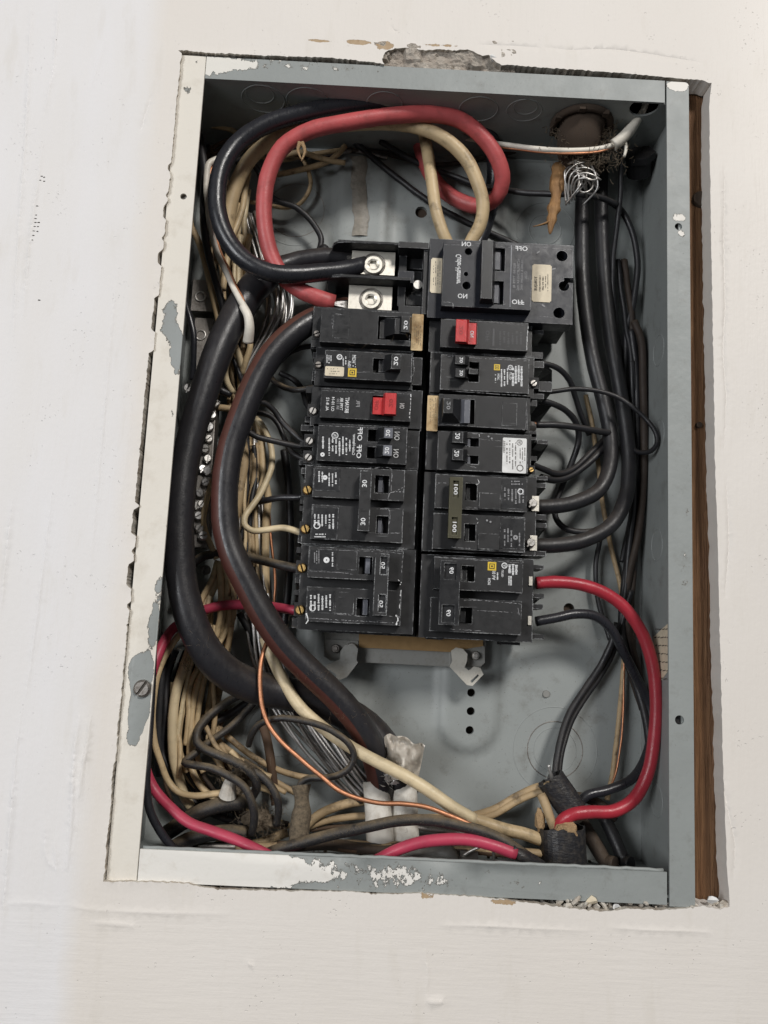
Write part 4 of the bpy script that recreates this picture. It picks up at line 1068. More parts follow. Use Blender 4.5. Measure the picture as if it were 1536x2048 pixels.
# lug bay: floor and three barriers
def barrier(name, prof, z_px, th):
    """upright wall parallel to the lugs: prof = (x px, depth) outline at height z_px(x)"""
    bm_ = nb(); F_ = []; B_ = []
    for x, d in prof:
        p = P(x, z_px(x), d); q = P(x, z_px(x), prof[0][1])
        F_.append(bm_.verts.new(p)); B_.append(bm_.verts.new(p+Vector((0,0,-th))))
    bm_.faces.new(F_); bm_.faces.new(B_[::-1]); n = len(F_)
    for i in range(n): bm_.faces.new((F_[i], B_[i], B_[(i+1)%n], F_[(i+1)%n]))
    bmesh.ops.recalc_face_normals(bm_, faces=bm_.faces); return obj(name, bm_, M['plastic_deep'], mb, bevel=.0004)
def wall_xz(name, x0, x1, ztop_px, d0, d1, th, mat='plastic'):
    a = P(x0, ztop_px, d0); b = P(x1, ztop_px, d0); bm_ = nb()
    k = .010
    prof = [(a.x+k, d0*MM),(a.x+.004, d0*MM+.0015),(a.x+.0012, d0*MM+.005),(a.x, d0*MM+k),(a.x, d1*MM),(b.x, d1*MM),(b.x, d0*MM)]
    F_ = [bm_.verts.new((x, y, a.z)) for x, y in prof]; B_ = [bm_.verts.new((x, y, a.z-th)) for x, y in prof]
    bm_.faces.new(F_); bm_.faces.new(B_[::-1]); n = len(F_)
    for i in range(n): bm_.faces.new((F_[i], B_[i], B_[(i+1)%n], F_[(i+1)%n]))
    bmesh.ops.recalc_face_normals(bm_, faces=bm_.faces); return obj(name, bm_, M[mat], mb, bevel=.0005)
wall_xz('lug_barrier', 663, 800, 478, 20, 66, .0018)
wall_xz('lug_barrier', 652, 822, 546, 19, 66, .0022)
wall_xz('lug_barrier', 656, 800, 618, 20, 66, .0018)
bm = nb(); r = RC(672,482,800,626,48); box(bm, r[0], r[1], .048, .066, r[2], r[3]); obj('lug_bay', bm, M['plastic_deep'], mb, bevel=.0004)
for (q, c_, hx) in (((703,503,790,549),(747,529),0),((697,572,784,620),(742,599),1)):
    bm = nb(); r = RC(*q, 30); box(bm, r[0], r[1], .030, .050, r[2], r[3]); lg = obj('lug', bm, M['tin'], mb, bevel=.0006)
    c = P(*c_, 27.5); bm = nb(); hex_screw(bm, c, 21*mmpp(27.5), 10.5*mmpp(27.5), .006, .004); obj('lug_screw', bm, M['tin'], lg)
    bm = nb(); ring(bm, P(*c_, 29.8), 23.5*mmpp(30), .0006, 'y', 40, 6); obj('thread_ring', bm, M['screw_dark'], lg, True)

# scuffs worn into the edges of the breakers
def scuff(t, pl, w=.9, d=FY-.12, mat='print_dim', seed=0, gap=.25):
    rnd = random.Random(seed); bm_ = nb(); L = cr([P(x, y, d) for x, y in pl], .0009); k = mmpp(d)
    for a, b in zip(L, L[1:]):
        if rnd.random() < gap: continue
        tg = (b-a).normalized(); n_ = tg.cross(Vector((0,1,0))); ww = w*k*rnd.uniform(.25, 1.2)*.5
        off = n_*k*rnd.uniform(-.5, .5)
        bm_.faces.new([bm_.verts.new(p+off) for p in (a-n_*ww, b-n_*ww*.7, b+n_*ww*.7, a+n_*ww)])
    return stuff(obj('scuff', bm_, M[mat], t))
B_ = lambda i: bpy.data.objects['circuit_breaker' + ('.%03d' % i if i else '')]
for i, lst in {
 4: [([(730,937),(782,938),(783,960),(782,982)],1.4),([(782,984),(778,990),(776,998)],1.6),([(779,986),(795,983),(808,984)],2.),([(786,984),(806,975)],1.2),([(809,945),(809,980)],1.),([(750,1018),(778,1020),(780,1030),(778,1052)],1.5),([(806,1018),(804,1066)],1.3),([(775,1066),(800,1066)],1.4),([(626,937),(680,938)],.8),([(622,1014),(676,1016)],.8)],
 5: [([(618,1098),(670,1100),(775,1104),(806,1108)],.9),([(806,1110),(803,1145)],1.5),([(616,1142),(690,1146),(712,1150)],1.),([(802,1180),(800,1204),(798,1220)],2.2,'print'),([(614,1180),(668,1184)],.9),([(612,1236),(680,1240),(790,1246)],1.4),([(613,1226),(616,1240),(612,1248)],2.6,'print'),([(788,1228),(796,1236),(792,1250)],3.,'print'),([(776,1232),(800,1234)],1.6),([(668,1228),(712,1231)],1.),([(796,1160),(803,1166),(800,1170)],3.,'print')],
 10: [([(868,953),(880,952)],1.),([(954,954),(958,966),(952,970)],1.6,'print'),([(870,966),(896,966)],1.2),([(928,1014),(955,1016)],1.1),([(953,1036),(956,1044),(952,1050)],1.6,'print'),([(866,1060),(864,1098)],.9),([(900,1094),(950,1098)],1.2),([(1003,958),(1050,960)],.8)],
 11: [([(868,1114),(1044,1126)],.9),([(922,1200),(980,1202),(1042,1208)],1.3),([(946,1220),(1040,1226)],1.),([(1036,1216),(1038,1230)],1.4),([(970,1180),(1044,1186)],.9),([(900,1258),(968,1262)],1.)],
 3: [([(638,851),(812,858)],.9),([(814,860),(812,926)],1.3),([(816,894),(836,896)],.9)],
 2: [([(822,788),(819,836)],1.8,'print'),([(644,781),(820,788)],.7)],
 1: [([(824,706),(822,760)],1.2),([(826,712),(828,742),(822,758)],1.6),([(700,706),(700,740),(746,744)],.8)],
 0: [([(822,632),(819,680)],1.3),([(667,676),(667,630),(696,631)],1.)],
 6: [([(1056,652),(1053,700)],1.8,'print'),([(890,638),(1050,650)],.8)],
 7: [([(884,712),(1056,722)],1.),([(905,782),(1056,792)],1.),([(938,736),(957,740)],1.2)],
 8: [([(1053,800),(1052,858)],1.),([(880,848),(1050,860)],.8)],
 9: [([(958,866),(960,876)],1.6,'print'),([(926,866),(958,868)],1.1),([(958,878),(1002,882)],.8),([(930,930),(956,936)],.9)]}.items():
    for j, q in enumerate(lst): scuff(B_(i), q[0], q[1], mat=q[2] if len(q) > 2 else 'print_dim', seed=i*20+j)
for j, q in enumerate((([(888,489),(1062,496)],.9),([(1063,560),(1060,614)],1.6),([(887,604),(905,606),(906,616)],1.4),([(1000,612),(1012,608)],1.2))): scuff(mb, q[0], q[1], 7.85, seed=300+j)
for j, q in enumerate((([(1068,494),(1146,500)],.9),([(1146,502),(1142,560)],.9),([(1080,632),(1140,640)],.8))): scuff(mb, q[0], q[1], 16.85, seed=310+j)

# ================================================================== cables and wires
def wire(name, mat, rpx, s, label, cat='wire', group=None, n=10, stripe=None, flat=1., wob=.04, step=None, rfun=None):
    p, dm = pts(s); r = rpx*mmpp(dm)
    path = cr(p, step or max(.0018, r*.75))
    if r < .0025: path = [q + Vector((noise.noise(q*55), noise.noise(q*55+Vector((9,0,0)))*.6, noise.noise(q*55+Vector((0,9,0)))))*.0006 for q in path]
    for q in path: q.y = min(q.y, D - r*.9); q.z = max(q.z, ZF + r) if q.y > .012 else q.z
    bm_ = nb(); sweep(bm_, path, (lambda t_: r*rfun(t_)) if rfun else r, n, stripe, flat, wob)
    o_ = obj(name, bm_, mat if isinstance(mat, list) else M[mat])
    tag(o_, label, cat, group); return o_
def child_wire(parent, name, mat, rpx, s, n=8, wob=.04):
    p, dm = pts(s); r = rpx*mmpp(dm); path = cr(p, max(.0016, r*.8))
    for q in path: q.y = min(q.y, D - r*.9)
    bm_ = nb(); sweep(bm_, path, r, n, None, 1., wob); return obj(name, bm_, M[mat], parent)

# service cables
wire('service_cable', 'service', 33, '715,520,42 650,515,40 575,528,38 522,560,36 487,606,32 456,660,28 430,720,25 407,790,23 388,850,22 372,920,21 362,1000,20 359,1080,20 362,1150,20 376,1220,21 402,1285,24 438,1333,30 486,1364,38 540,1382,46 610,1395,53 690,1425,58 750,1470,60 790,1530,61 805,1590,62',
     'thick black service cable nearest the left flange, bending right under the breakers', 'cable', n=20, rfun=lambda t_: (.62+.38*min(1, max(0, (t_-.10)/.03)))*(1-.17*math.sin(min(1, max(0, (t_-.15)/.55))*math.pi)))
wire('service_cable', [M['service'], M['stripe']], 26.5, '735,622,44 690,620,42 640,634,36 592,662,31 546,706,28 512,762,26 484,830,24 463,890,23 452,950,22 449,1010,22 453,1065,22 466,1110,22 492,1165,23 528,1232,25 570,1292,28 622,1345,32 672,1393,36 712,1440,40 742,1492,46 758,1545,52 764,1590,56',
     'thick black service cable with a red brown stripe along its left side', 'cable', n=24, stripe=lambda j: 2 <= j <= 8)
wire('main_wire', 'black_clean', 19, '730,530,34 690,540,28 640,545,22 590,549,17 540,545,14 492,522,13 458,484,13 438,436,13 434,385,14 445,332,15 478,284,17 535,248,18 615,224,19 700,209,20 780,202,22 860,204,26 918,219,32 958,246,40 985,290,50 990,350,58 975,430,62 950,500,60',
     'thick black wire looping over the top from the upper lug', 'wire', n=16)
wire('main_wire', 'red', 17, '668,606,30 640,597,28 605,583,28 572,560,29 547,522,28 532,470,25 528,405,22 538,345,20 566,294,18 618,262,16 700,244,16 780,232,17 860,228,19 920,240,22 965,274,26 996,320,31 1005,362,38 992,396,46 960,412,53 920,402,58 878,372,62 852,330,64 840,285,65 838,250,66',
     'thick red wire making the big loop at the top of the box', 'wire', n=16)
bm = nb(); 
for k in range(5):
    sweep(bm, cr([P(660+random.uniform(-4,4),604+random.uniform(-5,5),30), P(676,608+k*2-4,30), P(694,610+k*3-6,32)], .002), .0007, 6)
rt = obj('bare_end', bm, M['alu'], bpy.data.objects['main_wire.001']); stuff(rt)
wire('main_wire', 'cream', 16, '452,470,46 458,420,44 472,370,42 500,318,38 545,280,34 610,258,32 690,249,30 770,246,28 835,254,27 890,278,27 932,318,29 955,365,32 966,408,35 960,450,38 940,487,42 930,520,46',
     'thick cream wire running inside the red loop and down behind the main breaker', 'wire', n=14, rfun=lambda t_: 1-.12*t_)
wire('main_wire', 'cream', 13, '842,240,60 848,268,52 856,310,45 864,365,42 872,420,42 888,470,44 905,505,48', 'shorter thick cream wire dropping straight to the top of the main breaker', 'wire', n=12)
# torn bit of insulation on the red loop
bm = nb()
for a_, b_, c_ in (('600,285','596,300','602,318'),('604,285','610,302','603,322')):
    q = [P(*[float(z) for z in k.split(',')], 13) for k in (a_, b_, c_)]; sweep(bm, cr(q, .0015), lambda t_: .0016*(1-.7*t_), 6)
tag(obj('torn_tag', bm, M['paper']), 'scrap of tan paper stuck to the red loop', 'scrap')

# right hand side
R_ = [
('service_wire','black',15,'1166,330,60 1164,400,60 1163,470,60 1165,560,59 1174,650,58 1188,730,57 1206,800,56 1220,870,54 1220,930,50 1198,980,46 1150,1005,42 1105,1013,39 1070,1014,37','thick black wire curving into the upper lug of the 100 breaker',14),
('service_wire','black',15,'1203,330,62 1202,400,62 1204,480,62 1210,580,61 1222,680,60 1238,770,58 1251,850,56 1258,930,53 1250,1000,49 1222,1050,45 1170,1080,41 1120,1090,39 1066,1092,37','thick black wire curving into the lower lug of the 100 breaker',14),
('black_wire','black',6,'1062,728,36 1090,727,38 1118,738,42 1138,760,48 1150,792,54 1163,830,60 1178,870,66','black wire arching from the upper terminal of the emblem tandem breaker, right column',8),
('black_wire','black',5,'1068,786,34 1100,784,34 1150,778,35 1195,782,36 1240,797,36 1282,828,35 1307,858,34 1314,884,35 1303,901,40 1279,904,48 1258,892,56','thin black wire swinging right and hooking back near the right side sheet',8),
('black_wire','black',6.5,'1075,800,36 1100,805,38 1130,820,44 1152,846,52 1157,878,58 1143,925,62 1126,968,63 1112,1005,63 1112,1035,63 1130,1056,63 1165,1064,62 1200,1060,61','black wire snaking behind the upper lug wire of the 100 breaker',8),
('black_wire','black',7,'1072,849,33 1105,850,34 1150,855,38 1190,861,44 1222,866,52','short black wire with a copper tip at the tan tabbed breaker, right column',8),
('black_wire','black',6.5,'1062,928,34 1085,938,38 1110,948,44 1135,944,50 1165,922,56 1190,896,60 1210,876,63','upper black wire sagging from the white labelled breaker',8),
('black_wire','black',7.5,'1082,955,40 1110,960,46 1140,952,52 1172,930,57 1200,904,60 1222,880,62','lower black wire sagging from the white labelled breaker',8),
('crimson_wire','crimson',12.5,'1072,1166,32 1110,1164,32 1160,1169,32 1205,1184,33 1246,1212,34 1282,1262,35 1304,1325,36 1312,1395,37 1309,1470,38 1296,1545,39 1268,1598,38 1228,1622,36 1180,1624,34 1142,1630,33 1120,1648,36 1116,1680,42','crimson wire sweeping from the 60 breaker down the right side to a sleeve',14),
('black_wire','black_clean',9.5,'1072,1243,34 1110,1236,34 1150,1228,35 1190,1232,38 1222,1258,42 1246,1302,48 1270,1350,54 1292,1395,58 1302,1445,59 1296,1502,57 1266,1556,52 1216,1580,48 1172,1592,46 1150,1622,46','black wire leaving the lower terminal of the 60 breaker beside the crimson wire',12),
('black_wire','black',7,'1236,1245,58 1222,1290,60 1204,1325,62 1176,1368,62 1146,1415,61 1124,1465,58 1112,1520,54 1108,1572,50','black wire slanting down left to the taped sleeve, upper of two',8),
('black_wire','black',6,'1262,1180,62 1246,1240,64 1228,1300,66 1200,1352,66 1166,1402,66 1140,1450,64 1122,1505,60 1116,1560,56','black wire slanting down left to the taped sleeve, lower of two',8),
('cream_wire','cream_dirty',5,'1172,790,68 1184,850,68 1196,930,69 1206,1010,69 1220,1085,69 1236,1150,69 1246,1210,69 1250,1270,68 1246,1350,67 1238,1440,66 1226,1540,64 1214,1600,60','long thin cream wire running down behind the black wires on the right',8),
('copper_wire','copper',2.2,'1250,1280,66 1248,1340,66 1247,1420,65 1242,1490,64 1232,1545,62 1220,1575,60','hair thin copper wire beside the long cream wire on the right',6),
('black_wire','black',5.5,'1246,295,40 1243,350,46 1238,420,52 1230,480,56 1225,560,60 1232,640,64 1240,720,66 1244,800,68 1250,900,69','thin black wire hanging straight from the white jacketed cable',8),
('black_wire','black',7,'1190,394,60 1225,406,60 1250,430,60 1268,480,60 1275,540,61 1268,600,63 1256,650,65 1250,720,66 1252,820,66','black wire bowing beside the right side sheet below the conduit',8),
('black_wire','dark_brown',8,'1268,642,58 1282,680,58 1286,760,59 1288,840,60 1288,920,61 1284,1000,62 1274,1080,63 1260,1140,64 1252,1200,65 1258,1270,65 1276,1340,64 1288,1400,62','brownish wire bent to a point high on the right side',8),
('black_wire','black',8,'1262,660,62 1270,720,63 1274,800,64 1274,900,64 1268,1000,65 1258,1100,66 1248,1180,66 1244,1260,65 1254,1320,62 1276,1380,60 1292,1440,58 1300,1500,58','black wire following the brownish bent wire down the right side',8),
('black_wire','black',5,'1200,1080,66 1192,1130,66 1192,1180,67 1204,1230,67 1220,1280,66','short black wire behind the crimson wire below the 100 breaker',8),
('black_wire','dark_brown',14,'1160,1640,56 1182,1676,56 1205,1715,52 1230,1760,46','left of two thick dark cables leaving through the bottom right corner',12),
('black_wire','black',13,'1206,1630,62 1225,1668,60 1243,1710,56 1262,1765,50','right of two thick dark cables leaving through the bottom right corner',12),
('black_wire','dark_brown',9,'1130,1590,58 1170,1596,58 1205,1612,60 1228,1640,62','dark wire crossing behind the taped sleeve at bottom right',8),
('black_wire','black',6.5,'760,282,60 810,312,62 850,332,64 905,352,64 960,372,56 1013,381,50 1060,386,44 1110,388,38 1160,389,36 1200,394,40 1232,408,50','black wire crossing the back from behind the red loop to the conduit',8),
('black_wire','black',7,'660,252,64 700,278,66 745,315,68 800,360,70 850,398,70 900,428,70 960,458,70 1033,490,68 1080,515,66','black wire running diagonally across the back above the main breaker',8),
('black_wire','dark_brown',5,'690,300,68 760,305,70 820,320,70 880,330,70 960,318,68 1040,300,66','dark thin wire crossing the top behind the big loops',8),
('grey_wire','alu_dark',7,'890,252,44 925,262,46 965,276,48 1005,288,52','dull grey wire passing under the red loop at the right',8),
]
for nm, mt, r, s, lab, n in R_: wire(nm, mt, r, s, lab, 'wire', 'wires on the right side', n)
bm = nb(); c = [P(1074,849,33), P(1066,847,32), P(1060,850,31)]; sweep(bm, cr(c, .001), .0012, 6); tip = obj('bare_end', bm, M['copper'], bpy.data.objects['black_wire.003'])

# white jacketed cable entering at top right
jk = empty('jacketed_cable', P(1284,215,22), 'white jacketed cable entering through the top right knockout', 'cable')
p, dm = pts('1300,170,20 1290,212,20 1275,240,21 1255,266,22 1238,282,23 1226,291,24'); bm = nb(); sweep(bm, cr(p, .0015), lambda t_: (.0030 if t_ < .45 else .0030+.0022*min(1,(t_-.45)*4)), 14, flat=.75, wob=.05); obj('jacket', bm, M['white_ins'], jk)
child_wire(jk, 'conductor', 'white_ins', 5.5, '1232,288,24 1200,297,22 1150,301,20 1090,299,24 1030,292,36 975,284,46 930,276,54')
child_wire(jk, 'ground', 'copper', 2.6, '1230,292,25 1200,303,22 1150,307,20 1090,305,25 1030,298,37 980,292,47')
p, dm = pts('1250,284,24 1252,298,25 1248,314,26'); bm = nb(); sweep(bm, cr(p, .0015), lambda t_: .0014*(1-.3*t_), 8); obj('jacket_tail', bm, M['white_ins'], jk)

# conduit hub with rag, strands and a split stick
hub = empty('conduit_hub', kA, 'rusty conduit hub hanging through the top sheet at right', 'conduit')
bm = nb(); ring(bm, kA+Vector((0,0,-.0015)), .0190, .0026, 'z', 40, 8); obj('locknut', bm, M['rust'], hub, True)
bm = nb(); q = P(1164,345,50); sweep(bm, cr([kA+Vector((0,0,.03)), kA+Vector((0,0,-.004)), Vector((kA.x-.001, kA.y+.004, kA.z-.012)), Vector((q.x, .050, q.z))], .002), lambda t_: .0155-.001*t_, 24, wob=.08); obj('bushing', bm, M['rust'], hub)
for k in range(7):
    a = k/7*6.28; bm = nb(); c = kA+Vector((math.cos(a)*.020, math.sin(a)*.020, -.003)); box(bm, c.x-.002, c.x+.002, c.y-.002, c.y+.002, c.z-.0015, c.z+.0015); obj('locknut_tooth', bm, M['rust'], hub, bevel=.0004)
st = empty('strand_tuft', P(1165,370,40), 'tuft of curled bare aluminium strands below the conduit hub', 'wire strands')
for s in ('1132,405,35 1130,375,31 1133,348,27 1150,330,25 1170,324,26','1138,404,35 1137,372,30 1142,350,26 1160,336,24 1180,338,24 1198,352,27','1144,402,35 1143,372,29 1150,354,25 1166,346,23 1186,350,23 1202,360,25',
          '1150,400,35 1148,375,29 1154,360,25 1170,356,22 1190,362,23','1156,374,29 1164,384,25 1174,384,24 1184,376,25 1186,366,27','1150,345,27 1165,352,23 1182,360,22 1196,358,24','1140,336,29 1152,342,25 1158,352,24 1156,372,27','1136,328,31 1150,322,27 1164,326,26','1158,358,25 1158,368,24 1154,378,26'):
    child_wire(st, 'strand', 'screw', 2.0, s, 6)
rs = random.Random(44)
for k in range(13):
    x0, y0 = rs.uniform(1134,1176), rs.uniform(318,346); x1, y1 = rs.uniform(1128,1205), rs.uniform(352,412)
    mx, my = (x0+x1)/2+rs.uniform(-26,26), (y0+y1)/2+rs.uniform(-26,10)
    child_wire(st, 'strand', rs.choice(['screw','alu_dark','alu']), rs.uniform(1.6,2.3), '%.0f,%.0f,33 %.0f,%.0f,%.0f %.0f,%.0f,%.0f %.0f,%.0f,36' % (x0, y0, (x0+mx)/2+rs.uniform(-8,8), (y0+my)/2, rs.uniform(24,30), mx, my, rs.uniform(23,29), x1, y1), 6)
bm = nb(); random.seed(5)
c0 = P(1163,318,46)
for k in range(1700):
    p0 = c0+Vector((random.gauss(.001,.0105), random.gauss(0,.003)-.020, random.gauss(.001,.0095))); dv = Vector((random.gauss(0,1), random.gauss(0,1), random.gauss(0,1))).normalized()*random.uniform(.002,.006)
    sweep(bm, [p0, p0+dv*.5+Vector((0,0,-.0005)), p0+dv], .0002, 3, caps=False)
lf = stuff(obj('lint_fibres', bm, M['lint'])); lf['label'] = 'fuzzy brown lint clinging to the conduit hub'; lf['category'] = 'lint'
bm = nb(); p, dm = pts('1120,330,40 1116,360,38 1112,395,36 1106,425,34 1102,448,33 1100,468,33'); sweep(bm, cr(p, .0015), lambda t_: .0030*(1-.15*t_ if t_ < .82 else max(.12, .85-(t_-.82)*3.4)), 8, flat=1.5, wob=.5)
p, dm = pts('1104,440,33 1090,447,32 1076,451,32 1066,453,32'); sweep(bm, cr(p, .0012), lambda t_: .0018*(1-.75*t_), 5, flat=.6, wob=.3)
tag(obj('split_stick', bm, M['stick']), 'splintered brown wood sliver hanging below the conduit hub', 'sliver')
bm = nb(); c = P(1278,310,44); cyl(bm, c, (.2,.6,-.4), .009, .009, .014, 18); cyl(bm, c+Vector((0,-.003,0)), (.2,.6,-.4), .0105, .0105, .005, 6)
tag(obj('cable_connector', bm, M['plastic_deep'], bevel=.0005), 'dark cable connector in the upper right corner of the box', 'connector')
# stained tape strip on the back
bm = nb(); L_ = []
for i in range(26):
    y = 318+i*6.3; x = 716+ 8*noise.noise(Vector((i*.18,0,3))) + i*.25
    for k, dd in ((-15,70),(-5,68.6),(5,68.4),(15,69.5)): q = P(x+k+3*noise.noise(Vector((i*.5,k,0))), y, 73); q.y = back_y(q.x, q.z)-(.0004 if abs(k) > 10 else .0016+.0006*noise.noise(q*200)); L_.append(bm.verts.new(q))
for i in range(25):
    for k in range(3): a = i*4+k; bm.faces.new((L_[a], L_[a+4], L_[a+5], L_[a+1]))
tag(obj('tape_strip', bm, M['stain'], smooth=True), 'stained clear tape strip on the back sheet left of the cream loop', 'tape')

# left side: wires to the breakers
L1 = [
('black_wire','black_dusty',6,'640,692,40 612,694,42 590,700,46 572,710,52 560,722,58','short dusty black wire behind the striped cable, upper left column',8),
('black_wire','black_dusty',6,'634,774,40 606,779,42 580,778,46 556,768,52 540,752,58 530,730,62','dusty black wire curving up from the red toggled breaker on the left',8),
('black_wire','black',6,'560,745,60 585,758,60 604,780,56 616,812,50 626,826,44','black wire arching behind the red toggled breaker on the left',8),
('black_wire','black',6,'636,896,36 600,893,36 566,886,35 536,879,33 514,873,31 497,862,29 487,846,28 485,828,28 494,812,30 512,804,34 532,808,38 548,822,41 562,842,43 582,862,42 606,882,40 624,890,40','black wire curled in a hook beside the tandem breaker, front of two',10),
('black_wire','black',6,'632,924,42 600,915,46 580,900,50 566,870,52 556,848,52 540,832,50 515,826,46 495,832,40 480,846,36 474,866,40 480,885,48 490,900,56','black wire curled beside the tandem breaker, rear of two',8),
('cream_wire','cream_clean',6.5,'610,1069,34 590,1062,35 566,1056,36 530,1060,37 503,1061,37 489,1050,37 490,1032,38 502,1014,40 520,990,43 534,962,46 543,935,49 543,905,52 533,868,55 518,842,57 500,828,59','cream wire bending in a zigzag into the lower 30 terminal',10),
('black_wire','black_clean',6.5,'624,988,38 596,994,40 560,996,44 528,1002,50 505,1008,58','short straight black wire into the upper 30 terminal',8),
('black_wire','black_dusty',9,'612,1140,34 590,1136,36 556,1129,41 520,1120,47 492,1113,52 460,1108,52 430,1108,50 404,1114,50 386,1128,52 372,1150,56 360,1190,60','black wire crossing behind both service cables to the upper 50 terminal',12),
('crimson_wire','pink',10,'610,1224,36 585,1220,38 548,1214,44 510,1210,50 478,1209,48 440,1212,46 404,1222,46 372,1240,48 346,1258,48 328,1284,42 313,1318,36 298,1370,31 290,1430,29 288,1500,28 294,1548,27 310,1580,27 338,1612,24 378,1645,20 426,1663,17 475,1681,14 524,1704,11 556,1722,12 600,1740,22','crimson wire from the lower 50 terminal round the left side to the bottom flange',14),
('black_wire','black_clean',8,'306,1300,30 305,1340,27 300,1440,20 295,1516,15 293,1574,13 301,1624,13 324,1668,15 352,1704,18 380,1740,24','glossy black wire hugging the inside of the left flange down to the corner',12),
('black_wire','black',12,'330,1300,58 322,1370,56 318,1440,56 318,1500,56 322,1550,58','thick black wire standing upright behind the creams at lower left',10),
('black_wire','black',8,'568,900,66 576,960,66 580,1030,66 580,1110,66 576,1180,66 568,1250,66 560,1300,66','black wire running down close behind the left column of breakers',8),
]
for nm, mt, r, s, lab, n in L1: wire(nm, mt, r, s, lab, 'wire', 'wires on the left side', n)

